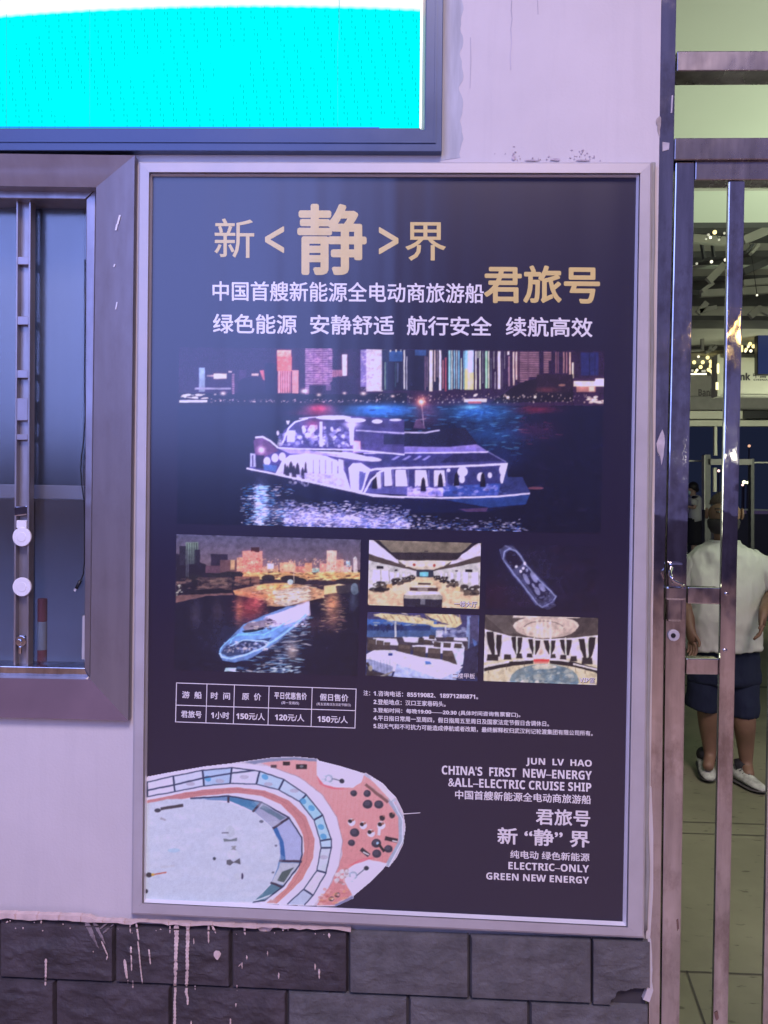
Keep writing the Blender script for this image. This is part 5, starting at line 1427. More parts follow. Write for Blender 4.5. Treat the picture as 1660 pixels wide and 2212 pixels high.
# bottom right block
text('JUN  LV  HAO', 1137, 1279, 1637, 1655, H, 0.012)
text("CHINA'S  FIRST  NEW–ENERGY", 955, 1279, 1654, 1673, H, 0.012)
text('&ALL–ELECTRIC CRUISE SHIP', 969, 1278, 1680, 1699, H, 0.012)
text('中国首艘新能源全电动商旅游船', 984, 1277, 1707, 1726, H, 0.022)
text('君旅号', 1159, 1275, 1747, 1781, H, 0.026)
text('新 “静” 界', 1076, 1274, 1788, 1823, H, 0.026)
text('纯电动 绿色新能源', 1103, 1274, 1837, 1854, H, 0.022)
text('ELECTRIC–ONLY', 1099, 1273, 1862, 1878, H, 0.012)
text('GREEN NEW ENERGY', 1051, 1273, 1885, 1900, H, 0.012)
# notes
nx = lambda x: VD[0] + x * VD[2]
ny = lambda y: VD[1] + y * VD[2]
text('注：', nx(50), nx(92), ny(1056), ny(1088), H, 0.02)
for s_, x1, y in [('1.咨询电话：85519082、18971280871。', 785, 1075), ('2.登船地点：汉口王家巷码头。', 577, 1129), ('3.登船时间：每晚19:00——20:30 (具体时间咨询售票窗口)。', 1056, 1184),
                  ('4.平日指日常周一至周四，假日指周五至周日及国家法定节假日含调休日。', 1240, 1233), ('5.因天气和不可抗力可能造成停航或者改期，最终解释权归武汉利记轮渡集团有限公司所有。', 1520, 1284)]:
    text(s_, nx(115), nx(x1), ny(y - 17), ny(y + 17), H, 0.022)
# captions on the pictures
for s_, a, b, e, f in [('一楼大厅', 634, 780, 485, 521), ('VIP室', 1438, 1536, 973, 1007), ('二楼甲板', 622, 767, 947, 981)]: text(s_, nx(a), nx(b), ny(e), ny(f), M['ink'], 0.03, y=-0.0147)
text('一楼大厅', nx(632), nx(778), ny(482), ny(518), H, 0.012, y=-0.0149)
text('二楼甲板', nx(620), nx(765), ny(944), ny(978), H, 0.012, y=-0.0149)
text('VIP室', nx(1436), nx(1534), ny(970), ny(1004), H, 0.012, y=-0.0149)
# price table
pt = MB()
def ruled(a, b, wd):
    a, b = np.array(a, float), np.array(b, float)
    d = (b - a) / np.hypot(*(b - a))
    n = np.array([-d[1], d[0]]) * wd / 2
    pt.plate([tuple(a - d * wd / 2 + n), tuple(b + d * wd / 2 + n), tuple(b + d * wd / 2 - n), tuple(a - d * wd / 2 - n)], -0.0146 - 0.00003 * (len(pt.v) // 8), -0.0144)
tl, tr, br, bl_ = (381.6, 1475.4), (769.8, 1488.7), (767.2, 1573), (379.4, 1559.6)
for a, b in [(tl, tr), (tr, br), (br, bl_), (bl_, tl), ((380.3, 1523.4), (768.2, 1535.4))]: ruled(a, b, 1.7)
for xt in (447.4, 506.8, 581.6, 674.8):
    u = (xt - 381.6) / 388.2
    ruled((xt, 1475.4 + 13.3 * u), (xt - 2.4, 1559.6 + 13.4 * u), 1.6)
tabl = pt.build('price_table', H, po, fix=False)
lm = MB()
def cellt(s, cx, cy, wd, hg, b=0.022):
    x, yv = VC[0] + cx * VC[2], VC[1] + cy * VC[2]
    sl = 0.034
    text(s, x - wd / 2, x + wd / 2, yv - hg / 2 - sl * wd / 2, yv + hg / 2 - sl * wd / 2, H, b, mb=lm, sl=sl)
cellt('游  船', 207, 1185, 42, 15)
cellt('时  间', 402, 1192, 41, 15)
cellt('原  价', 615, 1197, 41, 15)
cellt('平日优惠售价', 882, 1192, 70, 15)
cellt('(周一至周四)', 880, 1242, 38, 7, 0.01)
cellt('假日售价', 1180, 1203, 61, 15)
cellt('(周五至周日及法定节假日)', 1177, 1252, 74, 7, 0.01)
cellt('君旅号', 203, 1318, 44, 15)
cellt('1小时', 400, 1325, 39, 15)
cellt('150元/人', 608, 1332, 61, 15)
cellt('120元/人', 875, 1340, 63, 15)
cellt('150元/人', 1170, 1352, 65, 15)
lm.build('table_lettering', H, tabl, fix=False)
# ------------------------------------------------------------------ stainless steel gate beside the wall
YB = 2590
def plate_part(name, pts, yf, yb, m, parent, bevel=0.0025, src=False):
    mb = MB()
    mb.plate(pts, yf, yb, src=src)
    return mb.build(name, m, parent, bevel=bevel)
gf = thing('gateway', W(1430, YB, 0.04), 'stained stainless steel gate post and header fixed beside the poster wall', 'gate frame')
plate_part('post', [(1428, -300), (1468, -300), (1456, 395), (1437, 1250), (1426, 2212), (1421, YB), (1394, YB), (1400, 2212), (1411, 1000), (1427, 0)], 0.012, 0.085, M['steel'], gf)
plate_part('transom', [(1463.5, 109), (1900, 108), (1900, 151), (1463, 153)], 0.018, 0.08, M['steel_dull'], gf)
plate_part('header', [(1458.5, 297), (1900, 295), (1900, 343), (1457.3, 345)], 0.016, 0.08, M['steel_dull'], gf)
M['splash'] = mat('old_paint', (0.50, 0.46, 0.50), 0.8, var=0.25, nscale=30)
for pts in [[(1427, 938), (1432, 928), (1436, 940), (1437, 955), (1434, 985), (1430, 1004), (1427, 985), (1421, 975), (1419, 958)], [(1452, 205), (1455, 205), (1453, 243), (1450, 243)], [(1432, 306), (1447, 308), (1446, 322), (1432, 326)],
            [(1411, 1040), (1414, 1040), (1413, 1070), (1410, 1072)]]:
    mb = MB()
    mb.plate(pts, 0.0105, 0.0125)
    mb.build('paint_splash', M['splash'], gf)

ga_ = thing('gate', W(1480, YB, 0.06), 'shut stainless steel gate leaf with vertical bars, two short crossbars and a lock', 'gate')
plate_part('stile', [(1460, 349), (1502, 349), (1500, 500), (1485, 1250), (1469, 2212), (1463, 2560), (1423, 2560), (1429, 2212), (1440, 1250)], 0.022, 0.075, M['steel'], ga_, 0.003)
plate_part('top_rail', [(1503, 347), (1900, 345.5), (1900, 388), (1502, 389)], 0.024, 0.07, M['steel_dull'], ga_, 0.003)
bar_t = lambda x0, x1, b0, b1: [(x0, 390), (x1, 390), (b1, 2212), (b1 - 5, 2560), (b0 - 5, 2560), (b0, 2212)]
plate_part('bar', bar_t(1575, 1611, 1541, 1574), 0.024, 0.037, M['steel'], ga_, 0.003)
for k in range(1, 4):
    plate_part('bar', bar_t(1575 + 108 * k, 1611 + 108 * k, 1541 + 108 * k, 1574 + 108 * k), 0.024, 0.037, M['steel'], ga_, 0.003)
plate_part('crossbar', [(1487, 1268), (1557, 1270), (1557, 1306), (1486, 1304)], 0.030, 0.062, M['steel'], ga_)
plate_part('crossbar', [(1484, 1422), (1554, 1423), (1553, 1458), (1483, 1457)], 0.030, 0.062, M['steel'], ga_)
plate_part('bottom_rail', [(1424, 2520), (1900, 2530), (1900, 2566), (1423, 2556)], 0.026, 0.07, M['steel'], ga_)
lk = plate_part('lock_case', [(1446, 1214), (1478, 1215), (1476, 1345), (1443, 1344)], 0.004, 0.022, M['steel'], ga_, 0.006)
plate_part('lock_lip', [(1441, 1266), (1485, 1267), (1484, 1298), (1440, 1297)], 0.000, 0.012, M['steel'], ga_, 0.005)
mb = MB()
mb.tube([W(1452, 1226, -0.004), W(1448, 1242, -0.016), W(1456, 1256, -0.020), W(1474, 1264, -0.010), W(1478, 1268, 0.004)], 0.0045, 10)
mb.build('lock_handle', M['steel'], ga_, smooth=True)
mb = MB()
c0 = W(1457, 1373, 0.016)
mb.disc(c0, 0.0135, 0.006, 24)
mb.build('keyhole_ring', M['alu'], ga_, bevel=0.0015)
mb = MB()
mb.disc(c0 - Vector((0.002, 0.0015, 0)), 0.0055, 0.004, 16)
mb.build('keyhole', M['black'], ga_)
for (x, y) in [(1570, 1283), (1567, 1405)]:
    mb = MB()
    mb.ball(W(x, y, 0.0235), 0.0052, nu=12, nv=8, sc=(1, 0.6, 1))
    mb.build('bolt', M['steel'], ga_, smooth=True)
M['rust'] = mat('rust', (0.16, 0.09, 0.07), 0.8, var=0.3, nscale=60)
for pts in [[(1462, 1988), (1466, 1985), (1468, 2006), (1464, 2012)], [(1460, 2225), (1463, 2224), (1462, 2240)], [(1544, 2190), (1552, 2186), (1554, 2200), (1549, 2206)]]:
    mb = MB()
    mb.plate(pts, 0.0215, 0.0235)
    mb.build('rust_spot', M['rust'], ga_)

# ------------------------------------------------------------------ hall behind the gate
q = NT('hall_floor')
v = q.coord((1, 1, 1))
base = q.ramp(q.noise(v, 1.4, 9, 0.62), [(0.3, (0.182, 0.188, 0.118)), (0.7, (0.282, 0.292, 0.184))])
dk = q.ramp(q.noise(q.coord((7, 16, 1)), 2.1, 3, 0.5), [(0.28, (0.35, 0.34, 0.32)), (0.36, (1, 1, 1))])
mx = q.n('MixRGB', blend_type='MULTIPLY')
mx.inputs[0].default_value = 0.8
q.l(base, mx.inputs[1])
q.l(dk, mx.inputs[2])
q.l(mx.outputs[0], q.b.inputs['Base Color'])
q.b.inputs['Roughness'].default_value = 0.6
q.l(q.bump(q.noise(v, 40, 5), 0.2, 0.004), q.b.inputs['Normal'])
mb = MB()
mb.quad((0.43, 0.23, 0.004), (14, 0.23, 0.004), (14, 9.2, 0.004), (0.43, 9.2, 0.004))
tag(mb.build('hall_floor', q.m), kind='structure')
M['joint'] = mat('floor_joint', (0.085, 0.086, 0.065), 0.9, var=0.3)
mb = MB()
P_ = lambda x, y: GZ(x * PW / 1900, y * PW / 1900, 0.008)
def joint(a, b, wd):
    a, b = Vector(a), Vector(b)
    n = Vector((-(b - a).y, (b - a).x, 0)).normalized() * wd / 2
    mb.quad(a - n, b - n, b + n, a + n)
yj = P_(1760, 2404).y
j0 = P_(1699, 2400)
joint((0.5, yj, 0.008), (9, yj - 0.02, 0.008), 0.006)
joint(j0, P_(1747, 2540), 0.006)
joint((0.5, P_(1890, 1699).y, 0.008), (12, P_(1890, 1699).y, 0.008), 0.05)
for yy in (2034, 2062):
    joint((0.5, P_(1760, yy).y, 0.008), (9, P_(1760, yy).y, 0.008), 0.006)
tag(mb.build('floor_joints', M['joint']), kind='structure')
# raised quay deck at the far end of the hall
M['deck'] = mat('deck_concrete', (0.10, 0.105, 0.10), 0.8, var=0.25, nscale=3)
mb = MB()
mb.box((-6, 9.2, 0.0), (30, 30, 0.34))
tag(mb.build('quay_terrain', M['deck']), kind='structure')

ZS, ZC = 3.2, 3.7
def yat(y_src, z, x=1780):
    return GZ(x * PW / 1900, y_src * PW / 1900, z).y
M['soffit'] = mat('soffit_paint', (0.60, 0.66, 0.55), 0.8, var=0.03, nscale=1.5)
M['panel'] = mat('ceiling_panel', (0.42, 0.42, 0.36), 0.7, var=0.15, nscale=2.5, bump=0.2)
M['panel_light'] = mat('pale_fascia', (0.55, 0.55, 0.45), 0.6, var=0.08, nscale=3)
M['beam'] = mat('dark_beam', (0.085, 0.088, 0.088), 0.6, var=0.2, nscale=6)
M['truss'] = mat('truss_steel', (0.40, 0.40, 0.34), 0.5, 0.2, var=0.12, nscale=5)
M['board'] = mat('sign_board', (0.56, 0.56, 0.46), 0.6, var=0.05)
M['board_grey'] = mat('grey_board', (0.20, 0.195, 0.185), 0.6, var=0.1)
M['letter'] = mat('sign_letter', (0.055, 0.05, 0.055), 0.6, var=0.1)
hall = thing('hall_building', (2.0, 5.0, 0), 'pale green ceilinged ferry hall with dark roof beams seen through the gate', 'building')
ys = yat(553, ZS)
mb = MB()
mb.box((0.43, 0.23, ZS), (9, ys, ZS + 0.12))
mb.build('soffit', M['soffit'], hall)
mb = MB()
y2 = yat(463, ZS)
mb.box((0.43, y2 - 0.012, ZS - 0.012), (9, y2 + 0.012, ZS - 0.0005))
mb.build('soffit_seam', M['panel'], hall)
mb = MB()
mb.box((0.3, 0.23, 0.0), (0.43, 4.2, ZS + 0.12))
mb.build('partition', M['room'], hall)
mb = MB()
mb.box((0.43, ys, ZC), (14, 13.0, ZC + 0.06))
mb.build('ceiling_panel', M['panel'], hall)
for a, b, tilt in [(575, 601, 0.0), (638, 657, -0.05), (701, 722, -0.10), (729, 757, 0.0), (790, 811, 0.02), (866, 874, 0.0)]:
    ya, yb = yat(a, ZC - 0.05), yat(b, ZC - 0.05)
    mb = MB()
    mb.prism([Vector((0.43, ya - tilt, ZC - 0.05)), Vector((12, ya + tilt * 8, ZC - 0.05)), Vector((12, yb + tilt * 8, ZC - 0.05)), Vector((0.43, yb - tilt, ZC - 0.05))], Vector((0, 0, 0.049)))
    mb.build('beam', M['beam'], hall)
mb = MB()
mb.box((0.43, ys - 0.02, ZS - 0.001), (12, ys + 0.06, ZC + 0.05))
mb.build('edge_beam', M['beam'], hall)
ya, yb = yat(657, ZC - 0.06), yat(663, ZC - 0.06)
mb = MB()
mb.box((0.43, ya, ZC - 0.065), (4.2, yb, ZC - 0.052))
mb.build('highlight_trim', M['soffit'], hall)  # pale strip put in for the brightly lit edge of the ceiling
# truss members
def Q(x, y, d): return Vector(S(x, y, d))
for (x0, y0, x1, y1, d, wd) in [(1700, 589, 1800, 597, 3.2, 0.05), (1838, 595, 1905, 566, 3.2, 0.05), (1845, 625, 1862, 605, 3.2, 0.015), (1752, 695, 1792, 655, 4.6, 0.06), (1736, 720, 1764, 700, 4.8, 0.03), (1838, 672, 1896, 648, 4.4, 0.05),
                                (1726, 775, 1748, 748, 5.4, 0.05), (1730, 770, 1772, 760, 5.4, 0.04), (1855, 782, 1880, 762, 5.4, 0.06), (1876, 762, 1904, 775, 5.4, 0.05), (1735, 600, 1742, 640, 3.6, 0.010), (1762, 605, 1766, 636, 3.6, 0.010), (1857, 628, 1876, 606, 3.6, 0.02),
                                (1737, 838, 1737, 868, 7.4, 0.03), (1745, 872, 1757, 868, 7.4, 0.03), (1755, 868, 1758, 856, 7.4, 0.03), (1761, 867, 1772, 856, 7.4, 0.03), (1700, 868, 1735, 866, 7.4, 0.02), (1733, 726, 1905, 716, 5.0, 0.06), (1838, 700, 1905, 694, 4.9, 0.05)]:
    mb = MB()
    mb.bar(Q(x0, y0, d), Q(x1, y1, d), wd, 0.04)
    mb.build('truss_member', M['beam'] if (x0, y0) in ((1838, 672), (1845, 625), (1735, 600), (1762, 605)) else M['truss'], hall)
def slab(name, x0, y0, x1, y1, d, th_, m, parent=hall):
    return plate_part(name, [(x0, y0), (x1, y0), (x1, y1), (x0, y1)], d, d + th_, m, parent, 0.0, True)
slab('back_panel', 1600, 868, 2300, 930, 10.2, 0.1, M['beam'])
slab('back_panel', 1600, 980, 2300, 1014, 9.9, 0.1, M['board_grey'])
slab('back_fascia', 1600, 1016, 1848, 1035, 9.8, 0.15, M['panel_light'])
slab('back_fascia', 1600, 1039, 2300, 1053, 9.8, 0.12, M['panel_light'])
slab('back_dark_strip', 1600, 1034, 2300, 1040, 9.93, 0.05, M['beam'])  # dark strip between the two pale fascias
slab('shutter_box', 1841, 1015, 2300, 1034, 9.75, 0.3, M['black'])
slab('glazing_bar', 1767.5, 1053, 1774.5, 1126, 9.85, 0.05, M['panel_light'])
slab('glazing_bar', 1765.5, 1156, 1773, 1216, 9.85, 0.05, M['panel_light'])
slab('pillar', 1744, 1124, 1758, 1520, 9.4, 0.12, M['beam'])
slab('pillar_edge', 1742.5, 1126, 1744.5, 1260, 9.38, 0.1, M['panel'])
slab('pillar', 1858, 1134, 1866, 1480, 9.4, 0.1, M['beam'])
slab('counter_beam', 1758, 1135, 1861, 1149, 9.35, 0.1, M['board_grey'])
slab('rail', 1700, 1138, 1743, 1141, 9.6, 0.05, M['panel'])
slab('rail', 1867, 1142, 2200, 1145, 9.6, 0.05, M['panel'])

# bank sign boards
sg = thing('bank_sign', S(1850, 976, 8.2), 'white bank sign board with a lit left edge hanging under the hall roof', 'sign')
slab('board', 1781, 884, 2250, 975, 8.2, 0.12, M['board'], sg)
slab('edge_trim', 1775, 876, 1782, 980, 8.16, 0.2, M['panel_light'], sg)
slab('lower_trim', 1782, 975.5, 2250, 980, 8.18, 0.14, M['panel'], sg)
SRC = PW / 1900
def stext(s, x0, x1, y0, y1, d, parent, m=None, bold=0.02):
    text(s, x0 * SRC, x1 * SRC, y0 * SRC, y1 * SRC, m or M['letter'], bold, parent=parent, name='lettering', y=d, sl=0.0)
stext('Bank', 1806, 1856, 922, 940, 8.195, sg, bold=0.03)
stext('中国', 1863, 1895, 921, 934, 8.195, sg)
stext('CHINA', 1864, 1900, 937, 941, 8.195, sg)
M['strip'] = mat('glare_strip', (0.8, 0.8, 0.6), 0.5, emit=((1.0, 0.86, 0.42), 1.6))  # glowing strips stand in for glare on the board's lit side edge
slab('edge_glare', 1775, 899, 1779, 922, 8.14, 0.02, M['strip'], sg)
slab('edge_glare', 1772, 945, 1777, 963, 8.14, 0.02, M['strip'], sg)
sg2 = thing('bank_sign', S(1745, 1012, 9.7), 'dim grey bank sign board with dark letters left of the white board', 'sign')
slab('board', 1600, 929, 1778, 978, 9.7, 0.1, M['board_grey'], sg2)
stext('Bank', 1728, 1767, 961, 979, 9.695, sg2)
tl_ = thing('tube_light', S(1730, 925, 9.5), 'short white tube light glowing above the dim grey sign board', 'light')
slab('tube', 1711, 922.5, 1748, 926, 9.5, 0.04, mat('tube_lamp', (0.8, 0.8, 0.7), 0.5, emit=((1.0, 0.93, 0.70), 2.2)), tl_)
slab('holder', 1709, 926, 1750, 929, 9.5, 0.05, M['panel'], tl_)
mo = thing('hanging_monitor', S(1890, 926, 7.8), 'dark navy monitor hanging in front of the white bank sign', 'monitor')
slab('screen', 1876, 826, 2050, 924, 7.79, 0.01, mat('navy_screen', (0.012, 0.017, 0.05), 0.3, emit=((0.012, 0.02, 0.085), 0.8)), mo)
slab('casing', 1873.5, 823, 2053, 926.5, 7.8, 0.08, M['black'], mo)
mb = MB()
mb.bar(Q(1950, 823, 7.84), Q(1950, 740, 7.84), 0.04, 0.04)
mb.build('bracket', M['truss'], mo)
# fairy lights
M['bulb'] = mat('fairy_bulb', (0.9, 0.8, 0.5), 0.5, emit=((1.0, 0.84, 0.34), 1.7))
M['bulb_w'] = mat('white_bulb', (0.9, 0.9, 0.8), 0.5, emit=((1.0, 0.93, 0.70), 1.4))
M['bulb_dim'] = mat('dim_bulb', (0.5, 0.5, 0.45), 0.5, emit=((0.8, 0.78, 0.62), 0.5))
def string(label, pts, d, ox, oy, k):
    P = [(ox + x / k, oy + y / k, r, m) for x, y, r, m in pts]
    t = thing('fairy_lights', S(P[0][0], P[0][1], d), label, 'string lights')
    mb = MB()
    mb.tube([S(a, b - 1.2, d + 0.01) for a, b, _, _ in P], 0.003, 5)
    mb.build('wire', M['black'], t)
    for a, b, r, m in P:
        mb = MB()
        mb.ball(S(a, b, d), r, nu=8, nv=6)
        mb.build('bulb', M[m], t, smooth=True)
B, Wb, Dm = 'bulb', 'bulb_w', 'bulb_dim'
string('sparse string of bulbs below the pale green ceiling left of the gate bar', [(503, 380, .007, Dm), (547, 303, .009, Dm), (585, 352, .009, Wb), (665, 255, .013, B), (745, 395, .008, Dm), (845, 272, .008, Dm)], 3.1, 1680, 540, 7.545)
string('sparse string of bulbs along the second dark roof beam', [(330, 840, .010, Dm), (605, 805, .012, Wb), (865, 770, .012, Wb), (1288, 247, .013, Wb), (1455, 1430, .008, Wb)], 4.2, 1680, 540, 7.545)
string('dense cluster of warm bulbs above the tube light', [(293, 205, .028, Wb), (468, 225, .016, Dm), (640, 247, .028, B), (480, 505, .026, B), (300, 488, .018, Wb), (215, 598, .026, B), (383, 596, .026, B), (343, 690, .026, B), (270, 750, .02, Wb), (180, 760, .018, Dm),
        (240, 795, .018, B), (380, 770, .016, Dm), (420, 768, .018, Dm), (500, 742, .026, B), (540, 670, .024, B), (552, 635, .024, B), (537, 582, .024, B), (655, 645, .024, B), (640, 720, .042, B), (545, 775, .022, B), (575, 815, .02, Wb), (580, 722, .016, Dm)], 9.0, 1690, 820, 7.905)
string('small cluster of bulbs between the gate bar and the monitor', [(1310, 235, .022, B), (1378, 285, .024, B), (1275, 292, .016, Wb), (1265, 265, .014, Dm), (1235, 345, .020, B), (1220, 380, .016, Wb), (1325, 375, .020, Wb), (1142, 330, .02, B), (1142, 290, .02, B), (1142, 370, .02, B)], 8.0, 1690, 820, 7.905)
# far lights over the water
M['far_w'] = mat('far_lamp', (0.8, 0.8, 0.7), 0.5, emit=((0.95, 1.0, 0.55), 2.5))
M['far_p'] = mat('far_lamp_pink', (0.8, 0.6, 0.6), 0.5, emit=((1.0, 0.66, 0.60), 2.0))
M['far_o'] = mat('far_lamp_orange', (0.8, 0.6, 0.4), 0.5, emit=((1.0, 0.55, 0.32), 0.9))
for (x, y, r, m, lb) in [(1853.5, 1102.5, 0.075, 'far_o', 'orange lamp far away, highest of the distant lights'), (1778, 1164, 0.07, 'far_p', 'pinkish lamp far away behind the counter beam'),
                         (1841, 1192, 0.095, 'far_w', 'yellow lamp far away, largest of the three close together'), (1849.5, 1193, 0.07, 'far_w', 'pale lamp far away, rightmost of the three close together'), (1837, 1199, 0.06, 'far_p', 'pinkish lamp far away, lowest of the three close together')]:
    t = thing('harbour_lamp', S(x, y, 40), lb, 'lamp', 'distant lamps across the water')
    mb = MB()
    p = Vector(S(x, y, 40))
    mb.ball(p, r, nu=10, nv=8)
    mb.build('globe', M[m], t, smooth=True)
    mb = MB()
    mb.tube([p - Vector((0, 0, r)), Vector((p.x, p.y, 0.0))], 0.04, 6)
    mb.build('pole', M['black'], t)
# railing behind
rl = thing('railing', (4.0, 14.2, 0.34), 'pale topped glass railing along the quay edge in the dark', 'railing')
ZR = S(1870, 1260, 14.2).z
mb = MB()
mb.box((-2, 14.18, ZR - 0.02), (16, 14.24, ZR + 0.012))
mb.build('handrail', M['soffit'], rl)
M['rail_glass'] = mat('smoked_panel', (0.035, 0.042, 0.050), 0.15, var=0.2, nscale=1.0)
for k in range(7):
    x = -1.5 + 2.4 * k
    mb = MB()
    mb.box((x, 14.2, 0.45), (x + 2.3, 14.215, ZR - 0.09))
    mb.build('panel', M['rail_glass'], rl)
    mb = MB()
    mb.box((x + 2.32, 14.17, 0.34), (x + 2.38, 14.25, ZR - 0.021))
    mb.build('baluster', M['beam'], rl)
pl = thing('planter', S(1742, 1330, 13.9), 'small leafy plant in a pot on the dark quay between the two people', 'plant')
mb = MB()
rp_ = random.Random(3)
cp = Vector(S(1742, 1285, 13.9))
for k in range(160):
    o_ = Vector((rp_.gauss(0, .10), rp_.gauss(0, .10), rp_.gauss(-0.05, .20)))
    a = Vector((rp_.uniform(-1, 1), rp_.uniform(-1, 1), rp_.uniform(-.3, 1))).normalized() * 0.07
    b = a.cross(Vector((rp_.uniform(-1, 1), 1, rp_.uniform(-1, 1)))).normalized() * 0.022
    p = cp + o_
    mb.add([p, p + a * .5 + b, p + a, p + a * .5 - b], [(0, 1, 2, 3)])
mb.build('foliage', mat('planter_leaf', (0.10, 0.13, 0.09), 0.6, var=0.3), pl, fix=False)
mb = MB()
mb.tube([(cp.x, cp.y, 0.34), (cp.x, cp.y, cp.z - 0.15)], [0.14, 0.2], 16)
mb.build('pot', M['board_grey'], pl)
# ------------------------------------------------------------------ people
def ring(c, rx, ry, n=20, tilt=0.0, wob=0.0, seed=0):
    r = []
    for k in range(n):
        a = 2 * math.pi * k / n
        q = 1 + wob * mnoise.noise(Vector((math.cos(a) * 1.7 + seed, math.sin(a) * 1.7, c[2] * 9)))
        r.append(Vector((c[0] + math.cos(a) * rx * q, c[1] + math.sin(a) * ry * q, c[2] + math.cos(a) * tilt)))
    return r
def skin_body(name, V, E_, m, parent, root=0):
    L = world_loc(parent)
    me = bpy.data.meshes.new(name)
    me.from_pydata([Vector(p) - L for p, r in V], E_, [])
    o = bpy.data.objects.new(name, me)
    COL.objects.link(o)
    o.parent = parent
    me.materials.append(m)
    md = o.modifiers.new('skin', 'SKIN')
    md.use_smooth_shade = True
    bm = bmesh.new()
    bm.from_mesh(me)
    ly = bm.verts.layers.skin.verify()
    bm.verts.ensure_lookup_table()
    for i, (p, r) in enumerate(V):
        r = r if isinstance(r, tuple) else (r, r)
        bm.verts[i][ly].radius = r
        bm.verts[i][ly].use_root = (i == root)
    bm.to_mesh(me)
    bm.free()
    s = o.modifiers.new('sub', 'SUBSURF')
    s.levels = s.render_levels = 2
    return o
def hand_chain(V, E_, wi, wrist, d, side, sc=1.0, curl=0.5):
    """palm and five bent fingers growing from vertex wi; d points down the hand, side across the palm to the thumb"""
    d, side = Vector(d).normalized(), Vector(side).normalized()
    nrm = d.cross(side).normalized()
    pm = len(V)
    V.append((wrist + d * 0.045 * sc, (0.030 * sc, 0.018 * sc)))
    E_.append((wi, pm))
    for k, (o_, ln) in enumerate([(0.026, 0.070), (0.009, 0.080), (-0.009, 0.074), (-0.026, 0.058)]):
        b = wrist + d * 0.088 * sc + side * o_ * sc
        m_ = b + (d * 0.9 + nrm * 0.35 * curl) .normalized() * ln * 0.5 * sc
        t = m_ + (d * 0.6 + nrm * curl).normalized() * ln * 0.5 * sc
        i = len(V)
        V.extend([(b, 0.0095 * sc), (m_, 0.0085 * sc), (t, 0.0068 * sc)])
        E_.extend([(pm, i), (i, i + 1), (i + 1, i + 2)])
    i = len(V)
    V.extend([(wrist + d * 0.035 * sc + side * 0.034 * sc, 0.011 * sc), (wrist + d * 0.066 * sc + side * 0.052 * sc, 0.0095 * sc), (wrist + d * 0.092 * sc + side * 0.050 * sc + nrm * 0.01, 0.0075 * sc)])
    E_.extend([(pm, i), (i, i + 1), (i + 1, i + 2)])

M['skin'] = mat('skin', (0.20, 0.115, 0.075), 0.55, var=0.12, nscale=12)
M['skin_light'] = mat('fair_skin', (0.42, 0.28, 0.21), 0.55, var=0.08, nscale=12)
def cloth(name, col, var=0.06):
    q = NT(name)
    q.l(q.ramp(q.noise(q.coord((1, 1, 1)), 7, 4), [(0.3, tuple(x * (1 - var) for x in col)), (0.7, col)]), q.b.inputs['Base Color'])
    q.b.inputs['Roughness'].default_value = 0.9
    h1 = q.bump(q.noise(q.coord((1, 1, 0.45)), 9, 3, 0.5), 0.55, 0.03)
    q.l(q.bump(q.noise(q.coord((1, 1, 1)), 300, 2), 0.15, 0.002, h1), q.b.inputs['Normal'])
    return q.m
M['shirt'] = cloth('white_tshirt', (0.60, 0.61, 0.56))
M['shorts'] = cloth('navy_shorts', (0.006, 0.011, 0.038))
M['dark_cloth'] = cloth('dark_cloth', (0.02, 0.02, 0.026))
M['hair'] = mat('dark_hair', (0.016, 0.013, 0.012), 0.5, var=0.3, nscale=60, stretch=(1, 1, 0.2), bump=0.5)
M['hair_grey'] = mat('cropped_hair', (0.085, 0.062, 0.048), 0.7, var=0.35, nscale=90, bump=0.4)
M['lower_face_dark'] = mat('dark_lower_face', (0.022, 0.018, 0.022), 0.8, var=0.2)
M['mask_teal'] = mat('pale_teal_mask', (0.42, 0.60, 0.60), 0.8, var=0.05)
M['shoe'] = mat('sneaker', (0.44, 0.47, 0.41), 0.7, var=0.40, nscale=26, bump=0.6)
M['sole'] = mat('sneaker_sole', (0.10, 0.10, 0.095), 0.7, var=0.15)
M['eye'] = mat('eye', (0.02, 0.015, 0.012), 0.2, var=0.1)

def fold(o, strength, size):
    t = bpy.data.textures.new('cloth_folds', 'CLOUDS')
    t.noise_scale = size
    t.noise_depth = 2
    d = o.modifiers.new('folds', 'DISPLACE')
    d.texture = t
    d.texture_coords = 'LOCAL'
    d.strength = strength
    d.mid_level = 0.5
# the man walking towards the gate
fl = GZ(1845 * SRC, 1946 * SRC, 0.004)
ym = fl.y + 0.06
yr = GZ(1750 * SRC, 1926 * SRC, 0.004).y
man = thing('person', (S(1795, 1600, ym).x, ym, 0.004), 'heavy man in a white t-shirt and navy shorts walking behind the gate bars', 'person')
J = lambda x, y, d=0.0: Vector(S(x, y, ym + d))
V, E_ = [], []
def vt(p, r, link=None):
    V.append((p, r))
    if link is not None: E_.append((link, len(V) - 1))
    return len(V) - 1
pel = vt(J(1792, 1640), 0.13)
sp1 = vt(J(1792, 1540), (0.15, 0.13), pel)
ch = vt(J(1792, 1425), (0.15, 0.12), sp1)
nb = vt(J(1793, 1352), 0.075, ch)
nk = vt(J(1793, 1328, -0.02), 0.058, nb)
jw = vt(J(1792, 1304, -0.055), (0.062, 0.070), nk)
hm = vt(J(1792, 1272, -0.030), (0.092, 0.098), jw)
ht = vt(J(1792, 1244, -0.015), (0.082, 0.090), hm)
